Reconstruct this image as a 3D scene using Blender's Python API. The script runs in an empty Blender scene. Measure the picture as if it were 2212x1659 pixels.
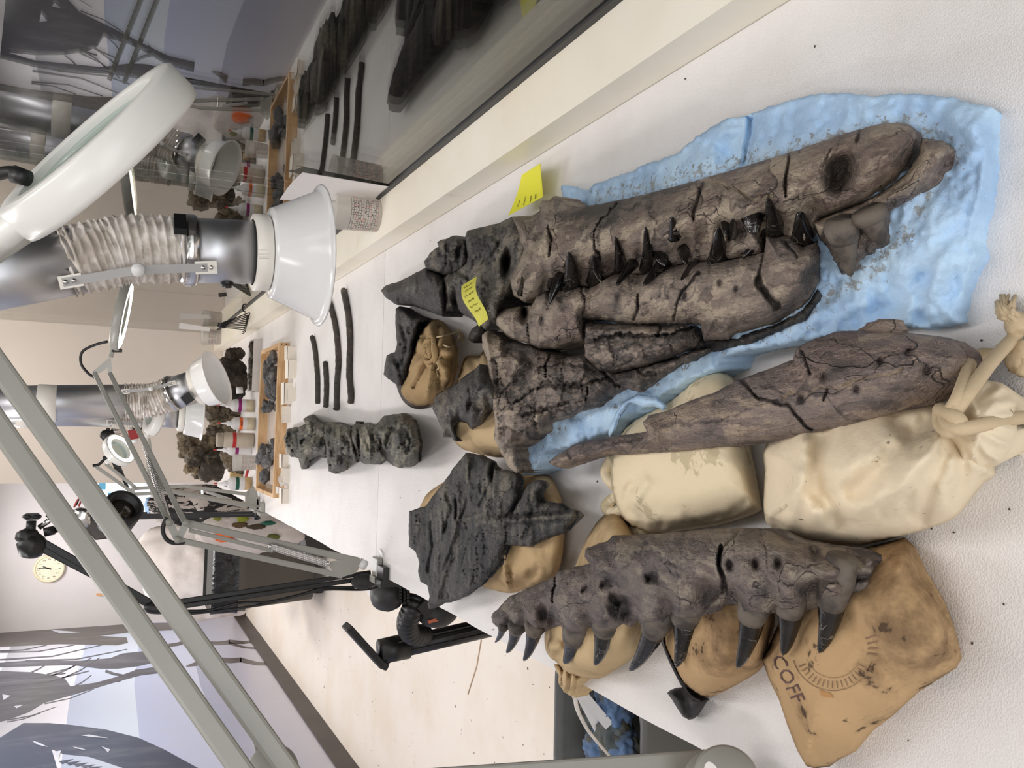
import bpy, bmesh, math, random
import numpy as np
from mathutils import Vector, Matrix
from mathutils.geometry import delaunay_2d_cdt

random.seed(7)
SC = bpy.context.scene
COL = SC.collection

# ------------------------------------------------------------------ camera
# The photograph is a phone picture lying on its side: image left is up.
CAM = np.array([0.0, 0.0, 1.55]); FPX = 1849.4
YAW, PITCH, ROLL = .064, .4421, .0491
def _rot():
    cy, sy = math.cos(YAW), math.sin(YAW)
    Fw = np.array([sy*math.cos(PITCH), cy*math.cos(PITCH), -math.sin(PITCH)])
    Rr = np.array([cy, -sy, 0.0]); U = np.cross(Rr, Fw)
    c, s = math.cos(ROLL), math.sin(ROLL)
    return np.array([c*Rr+s*U, -s*Rr+c*U, -Fw])
ROT = _rot()
cam = bpy.data.cameras.new('camera'); cam.sensor_width = 36.0
cam.lens = FPX/2212*36.0; cam.clip_start = .02; cam.clip_end = 60
camo = bpy.data.objects.new('camera', cam); COL.objects.link(camo)
_m = Matrix.Identity(4)
for i in range(3):
    _m[i][0] = -ROT[1][i]; _m[i][1] = ROT[0][i]; _m[i][2] = ROT[2][i]; _m[i][3] = CAM[i]
camo.matrix_world = _m
SC.camera = camo

# ------------------------------------------------------------------ light and exposure
SC.view_settings.view_transform = 'Standard'; SC.view_settings.look = 'None'
SC.view_settings.exposure = -.22; SC.view_settings.gamma = 1.0
SC.view_settings.use_curve_mapping = False
w = bpy.data.worlds.new('world'); SC.world = w; w.use_nodes = True
w.node_tree.nodes['Background'].inputs[0].default_value = (.9, .92, 1, 1)
w.node_tree.nodes['Background'].inputs[1].default_value = .0
def area(name, loc, rot, sx, sy, power, col):
    l = bpy.data.lights.new(name, 'AREA'); l.shape = 'RECTANGLE'; l.size = sx; l.size_y = sy
    l.energy = power; l.color = col
    o = bpy.data.objects.new(name, l); COL.objects.link(o); o.location = loc; o.rotation_euler = rot
    return o
WARM = (1, .95, .89); NEUT = (1, .98, .985); COOL = (.88, .94, 1)
area('ceiling_tube_light', (.05, 2.3, 2.66), (0, 0, 0), .25, 1.2, 9.5, NEUT)
area('ceiling_tube_light', (.10, 4.85, 2.66), (0, 0, 0), .25, 1.0, 12.5, WARM)
area('ceiling_tube_light', (-1.2, 3.2, 2.66), (0, 0, 0), .25, 1.2, 27, NEUT)
area('ceiling_tube_light', (-1.2, 6.4, 2.66), (0, 0, 0), .25, 1.2, 38, NEUT)
area('ceiling_tube_light', (-1.2, 8.8, 2.66), (0, 0, 0), .25, 1.2, 58, NEUT)
area('ceiling_tube_light', (-.7, -.6, 2.66), (0, 0, 0), .25, 1.2, 12, NEUT)
area('ceiling_tube_light', (.30, .7, 2.66), (0, 0, 0), .25, 1.2, 8, NEUT)
area('window_daylight', (-.6, -2.5, 1.75), (math.radians(90), 0, 0), 2.6, 1.5, 50, COOL)  # added fill behind the camera, brightens the sides that face it

# ------------------------------------------------------------------ geometry helpers
def rays(px, py):
    px = np.asarray(px, float); py = np.asarray(py, float)
    d = np.stack([-(py-829.5)/FPX, -(px-1106)/FPX, -np.ones_like(px)], -1)
    return d @ ROT
def pt(x, y, z=None, X=None, Y=None, D=None):
    """the point of the room that the photograph shows at (x, y), on a known plane or at a known depth"""
    r = rays(x, y)
    if z is not None: t = (z-CAM[2])/r[2]
    elif X is not None: t = X/r[0]
    elif Y is not None: t = Y/r[1]
    else: t = D
    return CAM+r*t
def V(p): return np.array(p, float)
def unit(v): v = V(v); return v/np.linalg.norm(v)
_rng = np.random.RandomState(3)
_perm = _rng.permutation(256); _perm = np.concatenate([_perm, _perm, _perm])
_grad = _rng.normal(size=(256, 3)); _grad /= np.linalg.norm(_grad, axis=1)[:, None]
def perlin(p):
    p = np.asarray(p, float); i = np.floor(p).astype(int); f = p-i; i &= 255
    u = f*f*f*(f*(f*6-15)+10); out = 0
    for dx in (0, 1):
        for dy in (0, 1):
            for dz in (0, 1):
                h = _perm[_perm[_perm[(i[:, 0]+dx) & 255]+((i[:, 1]+dy) & 255)]+((i[:, 2]+dz) & 255)]
                g = _grad[h & 255]
                d = (g*(f-np.array([dx, dy, dz]))).sum(1)
                wgt = (u[:, 0] if dx else 1-u[:, 0])*(u[:, 1] if dy else 1-u[:, 1])*(u[:, 2] if dz else 1-u[:, 2])
                out = out+wgt*d
    return out
def fbm(p, octs=4, gain=.5, ridged=False):
    a, s, t = 1.0, 0, 0; p = np.asarray(p, float)
    for o in range(octs):
        n = perlin(p*(2**o)+o*17.3)
        if ridged: n = .35-np.abs(n)*1.4
        s = s+a*n; a *= gain
    return s
def catmull(pts, closed=False, n=6):
    pts = np.array(pts, float); N = len(pts); out = []
    rng = range(N) if closed else range(N-1)
    for i in rng:
        if closed: p0, p1, p2, p3 = pts[(i-1) % N], pts[i], pts[(i+1) % N], pts[(i+2) % N]
        else: p0, p1, p2, p3 = pts[max(i-1, 0)], pts[i], pts[i+1], pts[min(i+2, N-1)]
        for k in range(n):
            t = k/n
            out.append(.5*((2*p1)+(-p0+p2)*t+(2*p0-5*p1+4*p2-p3)*t*t+(-p0+3*p1-3*p2+p3)*t**3))
    if not closed: out.append(pts[-1])
    return np.array(out)

class MB:
    """collects shapes into one mesh (world coordinates)"""
    def __init__(s): s.v = []; s.f = []; s.m = []; s.sm = []
    def add(s, verts, faces, mi=0, smooth=True):
        b = len(s.v); s.v.extend([tuple(map(float, q)) for q in verts])
        for f in faces: s.f.append([b+i for i in f]); s.m.append(mi); s.sm.append(smooth)
        return s
    def obox(s, c, ax, ay, az, mi=0):
        c, ax, ay, az = V(c), V(ax), V(ay), V(az)
        vs = [c+i*ax+j*ay+k*az for k in (-1, 1) for j in (-1, 1) for i in (-1, 1)]
        if np.dot(np.cross(ax, ay), az) < 0: fs = [(0, 1, 3, 2), (4, 6, 7, 5), (0, 4, 5, 1), (2, 3, 7, 6), (0, 2, 6, 4), (1, 5, 7, 3)]
        else: fs = [(0, 2, 3, 1), (4, 5, 7, 6), (0, 1, 5, 4), (2, 6, 7, 3), (0, 4, 6, 2), (1, 3, 7, 5)]
        return s.add(vs, fs, mi, False)
    def box(s, lo, hi, mi=0):
        lo, hi = V(lo), V(hi); h = (hi-lo)/2
        return s.obox((lo+hi)/2, (h[0], 0, 0), (0, h[1], 0), (0, 0, h[2]), mi)
    def bar(s, a, b, w, h, ref=(0, 0, 1), mi=0):
        a, b = V(a), V(b); d = unit(b-a); u = np.cross(d, ref); u = unit(u); n = np.cross(u, d)
        return s.obox((a+b)/2, (b-a)/2, u*w/2, n*h/2, mi)
    def tube(s, pts, r, n=10, mi=0, cap=True):
        pts = np.array(pts, float); N = len(pts)
        rr = np.full(N, r, float) if np.isscalar(r) else np.array(r, float)
        t = np.gradient(pts, axis=0); t /= np.maximum(np.linalg.norm(t, axis=1), 1e-9)[:, None]
        u = np.cross(t[0], (0, 0, 1)); 
        if np.linalg.norm(u) < .1: u = np.cross(t[0], (1, 0, 0))
        u = unit(u); vs = []
        for i in range(N):
            u = unit(u-t[i]*np.dot(u, t[i])); wv = np.cross(t[i], u)
            for k in range(n):
                a = 2*math.pi*k/n; vs.append(pts[i]+rr[i]*(math.cos(a)*u+math.sin(a)*wv))
        fs = [(i*n+k, i*n+(k+1) % n, (i+1)*n+(k+1) % n, (i+1)*n+k) for i in range(N-1) for k in range(n)]
        if cap: fs += [tuple(range(n-1, -1, -1)), tuple((N-1)*n+k for k in range(n))]
        return s.add(vs, fs, mi)
    def cyl(s, a, b, r, r2=None, n=20, mi=0):
        return s.tube([a, b], [r, r if r2 is None else r2], n, mi)
    def lathe(s, prof, o, ax=(0, 0, 1), n=40, mi=0, a0=0, a1=2*math.pi):
        ax = unit(ax); o = V(o); u = np.cross(ax, (0, 1, 0))
        if np.linalg.norm(u) < .1: u = np.cross(ax, (1, 0, 0))
        u = unit(u); wv = np.cross(ax, u); full = abs(a1-a0-2*math.pi) < 1e-6
        m = n if full else n+1; vs = []
        for (r, z) in prof:
            for k in range(m):
                a = a0+(a1-a0)*k/n; vs.append(o+ax*z+r*(math.cos(a)*u+math.sin(a)*wv))
        fs = []
        for i in range(len(prof)-1):
            for k in range(n):
                k2 = (k+1) % m
                fs.append((i*m+k, i*m+k2, (i+1)*m+k2, (i+1)*m+k))
        return s.add(vs, fs, mi)
    def blob(s, c, rad, seed=0, amp=.2, scale=2.2, sub=3, rot=None, mi=0, octs=4):
        bm = bmesh.new(); bmesh.ops.create_icosphere(bm, subdivisions=sub, radius=1)
        vs = np.array([v.co[:] for v in bm.verts]); fs = [[v.index for v in f.verts] for f in bm.faces]; bm.free()
        vs = vs*(1+amp*fbm(vs*scale+seed*9.7, octs)[:, None]*1.6)*V(rad)
        if rot is not None: vs = vs @ np.array(Matrix.Rotation(rot, 3, 'Z')).T
        return s.add(vs+V(c), fs, mi)
    def ringdisc(s, c, ax, r, n=32, mi=0):
        return s.lathe([(0.0001, 0), (r, 0)], c, ax, n, mi)

def mesh_of(name, verts, faces, mats, origin, smooth=True, mi=None, sm=None):
    me = bpy.data.meshes.new(name)
    vv = np.array(verts, float)-V(origin)
    me.from_pydata(vv.tolist(), [], [list(f) for f in faces])
    for m in (mats if isinstance(mats, (list, tuple)) else [mats]): me.materials.append(m)
    if sm is not None: me.polygons.foreach_set('use_smooth', np.array(sm, bool))
    else: me.polygons.foreach_set('use_smooth', np.full(len(me.polygons), smooth))
    if mi is not None: me.polygons.foreach_set('material_index', np.array(mi, np.int32))
    me.update(); return me
def root_loc(p):
    l = V((0, 0, 0))
    while p is not None: l = l+V(p.location); p = p.parent
    return l
def link(name, me, parent=None, loc=(0, 0, 0)):
    o = bpy.data.objects.new(name, me); COL.objects.link(o)
    if parent is not None: o.parent = parent
    else: o.location = loc
    return o
def tag(o, label, cat=None, group=None):
    o['label'] = label
    if cat: o['category'] = cat
    if group: o['group'] = group
    return o
def thing(name, label, cat, loc, group=None):
    o = bpy.data.objects.new(name, None); COL.objects.link(o); o.location = tuple(map(float, loc)); o.empty_display_size = .05
    return tag(o, label, cat, group)
def build(mb, name, mats, parent=None, loc=None):
    """link an MB as ONE mesh object, as a part of parent or top-level with its origin at the base"""
    if parent is not None: org = root_loc(parent)
    else:
        a = np.array(mb.v); org = V((a[:, 0].mean(), a[:, 1].mean(), a[:, 2].min())) if loc is None else V(loc)
    me = mesh_of(name, mb.v, mb.f, mats, org, mi=mb.m, sm=mb.sm)
    if not isinstance(mats, (list, tuple)) and mats.name.startswith('fossil'):
        at = me.attributes.new('dust', 'FLOAT', 'POINT'); at.data.foreach_set('value', np.full(len(me.vertices), .42, np.float32))
    return link(name, me, parent, tuple(org))
def struct(mb, name, mats, parent=None):
    o = build(mb, name, mats, parent)
    if parent is None: o['kind'] = 'structure'
    return o
def clamp_mb(y0, y1, reach=.045, w_=.018):
    """a C shaped clamp gripping the left table edge"""
    x = -.366
    return MB().box((x-w_, y0, .828), (x-.001, y1, .922)).box((x-.001, y0, .9015), (x+reach, y1, .916)).box((x-.001, y0, .832), (x+reach, y1, .848))
def bevel(o, w=.002, seg=2):
    m = o.modifiers.new('bevel', 'BEVEL'); m.width = w; m.segments = seg; m.limit_method = 'ANGLE'; return o
def dup(o, loc=None, rotz=None, label=None):
    c = o.copy(); COL.objects.link(c)
    if loc is not None: c.location = loc
    if rotz is not None: c.rotation_euler[2] = rotz
    if label: c['label'] = label
    for ch in list(o.children):
        d = dup(ch); d.parent = c
    return c

# ------------------------------------------------------------------ relief surfaces: bones, bags and cloth lying on the table
def seg_dist(q, poly, closed=True):
    a = poly; b = np.roll(poly, -1, 0) if closed else poly[1:]
    if not closed: a = poly[:-1]
    best = np.full(len(q), 1e9); idx = np.zeros(len(q), int)
    for i in range(len(a)):
        d = b[i]-a[i]; L = d.dot(d)+1e-12
        t = np.clip(((q-a[i])@d)/L, 0, 1)
        dd = np.hypot(*(q-a[i]-t[:, None]*d).T)
        m = dd < best; best[m] = dd[m]; idx[m] = i
    return best, idx
def inside(q, poly):
    x, y = q[:, 0], q[:, 1]; r = np.zeros(len(q), bool); a = poly; b = np.roll(poly, -1, 0)
    for i in range(len(a)):
        c = ((a[i, 1] > y) != (b[i, 1] > y))
        xx = (b[i, 0]-a[i, 0])*(y-a[i, 1])/(b[i, 1]-a[i, 1]+1e-12)+a[i, 0]
        r ^= c & (x < xx)
    return r
SURF = {}
def cells(q, seed=0):
    i0 = np.floor(q).astype(int); F1 = np.full(len(q), 9.); F2 = F1.copy(); ID = np.zeros(len(q)); p1 = np.zeros_like(q); p2 = np.zeros_like(q)
    for dx in (-1, 0, 1):
        for dy in (-1, 0, 1):
            c = i0+(dx, dy); hx = _perm[(_perm[(c[:, 0]+seed*7) & 255]+c[:, 1]) & 255]; hy = _perm[(hx+57) & 255]
            s_ = c+np.c_[hx, hy]/256*.8+.1; dd = np.hypot(*(q-s_).T); idv = (hx*.618+hy*.377) % 1
            m = dd < F1; m2 = (~m) & (dd < F2)
            F2 = np.where(m, F1, np.where(m2, dd, F2)); p2 = np.where(m[:, None], p1, np.where(m2[:, None], s_, p2))
            F1 = np.where(m, dd, F1); p1 = np.where(m[:, None], s_, p1); ID = np.where(m, idv, ID)
    n = p2-p1; edge = np.abs(((p1+p2)/2-q)*n).sum(1)*0+np.abs((((p1+p2)/2-q)*n).sum(1))/(np.linalg.norm(n, axis=1)+1e-9)
    return F1, F2, ID, edge
def surf(key, px, py, up=0.0):
    """point on an already built relief under the photograph's (px, py)"""
    q, z = SURF[key]; d = np.hypot(q[:, 0]-px, q[:, 1]-py); k = np.argsort(d)[:4]
    w_ = 1/(d[k]+.5); return pt(px, py, z=float((z[k]*w_).sum()/w_.sum())+up)
def relief(name, outline, mats, zb, T, R, parent=None, loc=None, step=6, far=.5, base=None, thick=None, inset=.004,
           feats=(), rough=0, smooth=False, noise=((.004, 25, 4, None),), dust=(), dust0=.3, seed=0, power=.5, key=None, frac=None):
    ol = np.array(outline, float)
    if smooth: ol = catmull(ol, True, 5)
    L = np.hypot(*(np.roll(ol, -1, 0)-ol).T); res = []
    for i in range(len(ol)):
        n = max(1, int(round(L[i]/(step*1.2)))); nx = ol[(i+1) % len(ol)]
        for k in range(n): res.append(ol[i]+(nx-ol[i])*k/n)
    res = np.array(res)
    if rough:
        nn = fbm(np.c_[res*.07, np.full(len(res), seed*3.1)], 3); nn2 = fbm(np.c_[res*.07+50, np.full(len(res), seed*3.1)], 3)
        res = res+np.c_[nn, nn2]*rough*2
    lo, hi = res.min(0), res.max(0)
    gx, gy = np.meshgrid(np.arange(lo[0], hi[0], step), np.arange(lo[1], hi[1], step*.87))
    gx = gx+(np.arange(gx.shape[0]) % 2)[:, None]*step/2
    g = np.c_[gx.ravel(), gy.ravel()]
    g = g+np.random.RandomState(seed+1).uniform(-.18, .18, g.shape)*step
    g = g[inside(g, res)]; d, _ = seg_dist(g, res); g = g[d > step*.55]
    allv = np.r_[res, g]; nb = len(res)
    vs, es, fs, *_r = delaunay_2d_cdt([Vector(p) for p in allv.tolist()], [(i, (i+1) % nb) for i in range(nb)], [], 1, 1e-4)
    q = np.array([v[:] for v in vs]); fs = [list(f) for f in fs]
    zmid = zb if np.isscalar(zb) else float(np.mean([a[2] for a in zb]))
    r = rays(q[:, 0], q[:, 1]); W = (CAM+r*((zmid-CAM[2])/r[:, 2])[:, None])[:, :2]
    rr = rays(res[:, 0], res[:, 1]); WB = (CAM+rr*((zmid-CAM[2])/rr[:, 2])[:, None])[:, :2]
    d, idx = seg_dist(W, WB)
    e = np.roll(WB, -1, 0)-WB; area2 = (WB[:, 0]*np.roll(WB[:, 1], -1)-WB[:, 1]*np.roll(WB[:, 0], -1)).sum()
    nrm = np.c_[e[:, 1], -e[:, 0]]*(1 if area2 > 0 else -1); nrm /= np.linalg.norm(nrm, axis=1)[:, None]+1e-9
    k = 5; nrm = sum(np.roll(nrm, j, 0) for j in range(-k, k+1)); nrm /= np.linalg.norm(nrm, axis=1)[:, None]+1e-9
    vd = W/np.linalg.norm(W, axis=1)[:, None]
    away = np.clip((nrm[idx]*vd).sum(1), 0, 1)
    x = np.clip(d/R, 0, 1); prof = (1-(1-x)**2)**power
    if np.isscalar(zb): h = np.full(len(q), float(zb))
    else:
        an = np.array(zb, float); dd = np.hypot(q[:, None, 0]-an[None, :, 0], q[:, None, 1]-an[None, :, 1])+8
        wt = dd**-2.2; h = (wt*an[None, :, 2]).sum(1)/wt.sum(1)
    Tv = T if np.isscalar(T) else T(q)
    h = h+Tv*(prof+far*away*(1-prof))
    dv = np.full(len(q), float(dust0)); P3 = np.c_[W, np.full(len(W), seed*1.37)]
    for ft in feats:
        kd, pts, wid, amp = ft[:4]
        pp = np.array(pts, float); r2 = rays(pp[:, 0], pp[:, 1]); wp = (CAM+r2*((zmid-CAM[2])/r2[:, 2])[:, None])[:, :2]
        if kd == 'b':
            f = np.zeros(len(q))
            for c in wp: f = np.maximum(f, np.exp(-((W-c)**2).sum(1)/wid**2))
        else:
            wob = np.c_[fbm(P3*45+3, 3), fbm(P3*45+77, 3)]*(.006 if kd == 'c' else .004)
            dd, _ = seg_dist(W+wob, wp, False)
            f = np.exp(-(dd/wid)**2) if kd != 'c' else np.exp(-(dd/(wid*.75))**4)
        h = h+amp*f*np.clip(d/(wid*.7), 0, 1)**(0 if kd == 'c' else .5)
        if len(ft) > 4: dv = dv+ft[4]*f
    for (amp, sc, octs, st) in noise:
        sv = V(st) if st is not None else V((1, 1, 1))
        h = h+amp*fbm(P3*sc*sv+seed*5, octs, ridged=(amp < 0))*np.clip(d/.006, .25, 1)
    if frac:
        for (size, sx, sy, off, groove, wid, dvar) in frac:
            q2 = np.c_[W[:, 0]/(size*sx), W[:, 1]/(size*sy)]; wp_ = P3/size
            q2 = q2+np.c_[fbm(wp_*.9+3, 4, .6), fbm(wp_*.9+41, 4, .6)]*.55
            F1, F2, ID, edge = cells(q2, seed)
            e = edge*size*min(sx, sy); on = np.clip(fbm(wp_*.35+11, 2)*3.2+.55, 0, 1)
            g = np.exp(-(e/wid)**2)*on
            hv = (ID*7.31) % 1-.5; dv2 = (ID*3.77) % 1-.5
            tx, ty = (ID*11.3) % 1-.5, (ID*5.9) % 1-.5; loc_ = q2-np.floor(q2)-.5
            m = np.clip(d/.012, .15, 1)
            h = h+m*(off*hv*(1-np.exp(-(e/(wid*1.5))**2))+off*.8*(tx*loc_[:, 0]+ty*loc_[:, 1])-groove*g); dv = dv+dvar*dv2*1.6-.55*g*(groove > .0012)
    for (pts, wid, amp) in dust:
        pp = np.array(pts, float)
        dd = seg_dist(q, pp, False)[0] if len(pp) > 1 else np.hypot(*(q-pp[0]).T)
        dv = dv+amp*np.exp(-(dd/wid)**2)
    flo = (base if base is not None else .9)
    h = np.maximum(h, flo+.001)
    top = CAM+r*((h-CAM[2])/r[:, 2])[:, None]
    # orientation
    f0 = fs[0]; n0 = np.cross(top[f0[1]]-top[f0[0]], top[f0[2]]-top[f0[0]])
    if n0.dot(CAM-top[f0[0]]) < 0: fs = [f[::-1] for f in fs]
    cnt = {}
    for f in fs:
        for a, b in zip(f, f[1:]+f[:1]): cnt[(a, b)] = 1
    bnd = [(a, b) for (a, b) in cnt if (b, a) not in cnt]
    N = len(top); ids = {}; low = []
    cen = top.mean(0)
    if thick is None:
        for a, b in bnd:
            for i in (a, b):
                if i not in ids:
                    ids[i] = N+len(low); p = top[i].copy(); dirn = unit((cen-p)*V((1, 1, 0)))
                    p[:2] += dirn[:2]*inset; p[2] = min(flo, p[2]); low.append(p)
        fs2 = fs+[[b, a, ids[a], ids[b]] for a, b in bnd]; allp = np.r_[top, np.array(low)]; dust_v = np.r_[dv, dv[list(ids)]]
    else:
        bot = top.copy(); bot[:, 2] -= thick*(.25+.75*np.clip(d/(thick*1.2), 0, 1)**.5)
        bot[:, 2] = np.maximum(bot[:, 2], flo)
        fs2 = fs+[[i+N for i in f[::-1]] for f in fs]+[[b, a, a+N, b+N] for a, b in bnd]
        allp = np.r_[top, bot]; dust_v = np.r_[dv, dv]
    if parent is not None: org = root_loc(parent)
    else: org = V((cen[0], cen[1], allp[:, 2].min())) if loc is None else V(loc)
    me = mesh_of(name, allp, fs2, mats, org)
    at = me.attributes.new('dust', 'FLOAT', 'POINT'); at.data.foreach_set('value', np.clip(dust_v, 0, 1.5).astype(np.float32))
    o = link(name, me, parent, tuple(org))
    SURF[key or name] = (q, h)
    return o
# ------------------------------------------------------------------ materials
def lin(r, g, b):
    f = lambda c: (c/255/12.92) if c/255 <= .04045 else ((c/255+.055)/1.055)**2.4
    return (f(r), f(g), f(b), 1)
class NT:
    def __init__(s, name):
        s.m = bpy.data.materials.new(name); s.m.use_nodes = True; s.t = s.m.node_tree; s.n = s.t.nodes
        s.bs = s.n['Principled BSDF']; s.out = s.n['Material Output']; s._co = None
    def nd(s, ty, **kw):
        n = s.n.new(ty)
        for k, v in kw.items():
            if k.startswith('i_'):
                kk = k[2:]; kk = int(kk) if kk.isdigit() else kk
                n.inputs[kk].default_value = v
            else: setattr(n, k, v)
        return n
    def ln(s, a, b): s.t.links.new(a, b)
    def co(s, st=(1, 1, 1), src='Object', rot=(0, 0, 0)):
        if s._co is None: s._co = s.nd('ShaderNodeTexCoord')
        mp = s.nd('ShaderNodeMapping'); mp.inputs['Scale'].default_value = st; mp.inputs['Rotation'].default_value = rot
        s.ln(s._co.outputs[src], mp.inputs[0]); return mp.outputs[0]
    def noise(s, scale, detail=4, rough=.55, st=(1, 1, 1), rot=(0, 0, 0), dist=0):
        n = s.nd('ShaderNodeTexNoise'); n.inputs['Scale'].default_value = scale; n.inputs['Detail'].default_value = detail
        n.inputs['Roughness'].default_value = rough; n.inputs['Distortion'].default_value = dist
        s.ln(s.co(st, rot=rot), n.inputs['Vector']); return n.outputs[0]
    def voro(s, scale, feature='DISTANCE_TO_EDGE', st=(1, 1, 1), warp=None):
        n = s.nd('ShaderNodeTexVoronoi'); n.feature = feature; n.inputs['Scale'].default_value = scale
        c = s.co(st)
        if warp:
            nn = s.nd('ShaderNodeTexNoise'); nn.inputs['Scale'].default_value = warp[0]; nn.inputs['Detail'].default_value = 4; s.ln(c, nn.inputs['Vector'])
            a = s.nd('ShaderNodeVectorMath', operation='SCALE'); a.inputs['Scale'].default_value = warp[1]; s.ln(nn.outputs[1], a.inputs[0])
            b = s.nd('ShaderNodeVectorMath', operation='ADD'); s.ln(c, b.inputs[0]); s.ln(a.outputs[0], b.inputs[1]); c = b.outputs[0]
        s.ln(c, n.inputs['Vector']); return n.outputs[0]
    def ramp(s, x, lo, hi, smooth=True):
        n = s.nd('ShaderNodeMapRange'); n.inputs[1].default_value = lo; n.inputs[2].default_value = hi
        n.interpolation_type = 'SMOOTHSTEP' if smooth else 'LINEAR'; s.ln(x, n.inputs[0]); return n.outputs[0]
    def math(s, op, a, b=None):
        n = s.nd('ShaderNodeMath', operation=op)
        for i, v in enumerate((a, b)):
            if v is None: continue
            if isinstance(v, (int, float)): n.inputs[i].default_value = v
            else: s.ln(v, n.inputs[i])
        return n.outputs[0]
    def mix(s, fac, a, b):
        n = s.nd('ShaderNodeMix', data_type='RGBA')
        for sock, v in ((n.inputs[0], fac), (n.inputs[6], a), (n.inputs[7], b)):
            if isinstance(v, (int, float)): sock.default_value = v
            elif isinstance(v, tuple): sock.default_value = v
            else: s.ln(v, sock)
        return n.outputs[2]
    def attr(s, name):
        n = s.nd('ShaderNodeAttribute'); n.attribute_name = name; return n.outputs['Fac']
    def bump(s, h, strength=.4, dist=.002, prev=None):
        n = s.nd('ShaderNodeBump'); n.inputs['Strength'].default_value = strength; n.inputs['Distance'].default_value = dist
        s.ln(h, n.inputs['Height'])
        if prev is not None: s.ln(prev, n.inputs['Normal'])
        return n.outputs[0]
    def fin(s, col=None, rough=None, normal=None, metal=None, spec=None):
        for v, k in ((col, 'Base Color'), (rough, 'Roughness'), (normal, 'Normal'), (metal, 'Metallic'), (spec, 'Specular IOR Level')):
            if v is None: continue
            if isinstance(v, (int, float, tuple)): s.bs.inputs[k].default_value = v
            else: s.ln(v, s.bs.inputs[k])
        return s.m
def plain(name, col, rough=.5, metal=0., spec=.5, var=.12, vs=9, bump=0, bs=60, bd=.001, st=(1, 1, 1), col2=None, lo=.4, hi=.65):
    t = NT(name); n = t.noise(vs, 4, st=st)
    c2 = col2 if col2 else tuple(c*(1-var) for c in col[:3])+(1,)
    c = t.mix(t.ramp(n, lo, hi), col, c2)
    nm = t.bump(t.noise(bs, 5, st=st), bump, bd) if bump else None
    return t.fin(c, rough, nm, float(metal), spec)
def bone(name, dark, mid, dusty, st=(1, .3, 1), crack=14, crackcol=None, gloss=.62, bs=.6):
    t = NT(name); d = t.attr('dust')
    n0 = t.noise(11, 6, .62); n1 = t.noise(7, 5, .6, st); n2 = t.noise(45, 6, .7, st); n3 = t.noise(260, 4, .7); n4 = t.noise(120, 5, .7, (1, .4, 1))
    f = t.math('ADD', d, t.math('MULTIPLY', t.math('SUBTRACT', n1, .5), 1.6)); f = t.math('ADD', f, t.math('MULTIPLY', t.math('SUBTRACT', n2, .5), 1.3)); f = t.math('ADD', f, t.math('MULTIPLY', t.math('SUBTRACT', n4, .5), .8))
    purple = (mid[0]*.86, mid[1]*.76, mid[2]*.76, 1)
    m2 = t.mix(t.math('MULTIPLY', t.ramp(n0, .45, .62), .8), mid, purple)
    c = t.mix(t.ramp(f, .0, .45), dark, m2); c = t.mix(t.ramp(f, .4, 1.0), c, dusty)
    c = t.mix(t.math('MULTIPLY', t.ramp(n3, .52, .72), .5), c, dark)
    v = t.voro(crack, st=(1, .55, 1), warp=(9, .12)); v2 = t.voro(crack*2.6, st=(1, .5, 1), warp=(20, .07)); v3 = t.voro(crack*7, st=(1, .6, 1), warp=(50, .03))
    line = t.math('MULTIPLY', t.math('SUBTRACT', 1, t.ramp(v, .0, .010)), t.ramp(t.noise(5, 2), .47, .58))
    line2 = t.math('MULTIPLY', t.math('SUBTRACT', 1, t.ramp(v2, .0, .022)), t.ramp(t.noise(8, 3, st=(1, 1.3, 1)), .5, .6))
    line3 = t.math('MULTIPLY', t.math('SUBTRACT', 1, t.ramp(v3, .0, .05)), t.ramp(t.noise(13, 3), .5, .6))
    lc = crackcol if crackcol else tuple(x*1.2 for x in dusty[:3])+(1,)
    c = t.mix(t.math('MULTIPLY', line3, .4), c, lc); c = t.mix(t.math('MULTIPLY', line2, .5), c, lc)
    c = t.mix(t.math('MULTIPLY', line, .85), c, tuple(x*.4 for x in dark[:3])+(1,))
    h = t.math('ADD', t.math('MULTIPLY', n2, .9), t.math('MULTIPLY', n3, .22)); h = t.math('ADD', h, t.math('MULTIPLY', n4, .55)); h = t.math('SUBTRACT', h, t.math('MULTIPLY', line, .5)); h = t.math('SUBTRACT', h, t.math('MULTIPLY', line2, .15))
    nm = t.bump(h, bs, .013)
    return t.fin(c, gloss, nm, 0.0, .35)
def cloth(name, col, stain, st_amt=.5, weave=900, wb=.25, st_scale=9, lo=.55, hi=.72, speck=None):
    t = NT(name); n = t.noise(st_scale, 6, .65); n2 = t.noise(3, 3)
    c = t.mix(t.math('MULTIPLY', t.ramp(n, lo, hi), st_amt), col, stain)
    c = t.mix(t.math('MULTIPLY', t.ramp(n2, .35, .75), .25), c, tuple(x*.8 for x in col[:3])+(1,))
    if speck: c = t.mix(t.math('MULTIPLY', t.ramp(t.noise(speck[0], 3, .7), speck[1], speck[1]+.06), .8), c, speck[2])
    n5 = t.noise(weave, 2, .5, (1, .35, 1)); n6 = t.noise(weave, 2, .5, (.35, 1, 1)); h = t.math('ADD', n5, n6)
    nm = t.bump(h, wb, .0006); nm = t.bump(t.noise(70, 5, .6), .25, .003, nm)
    return t.fin(c, .9, nm, 0.0, .15)
def emit(name, col, st):
    t = NT(name); t.bs.inputs['Emission Color'].default_value = col; t.bs.inputs['Emission Strength'].default_value = st
    return t.fin(col, .5)

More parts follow.
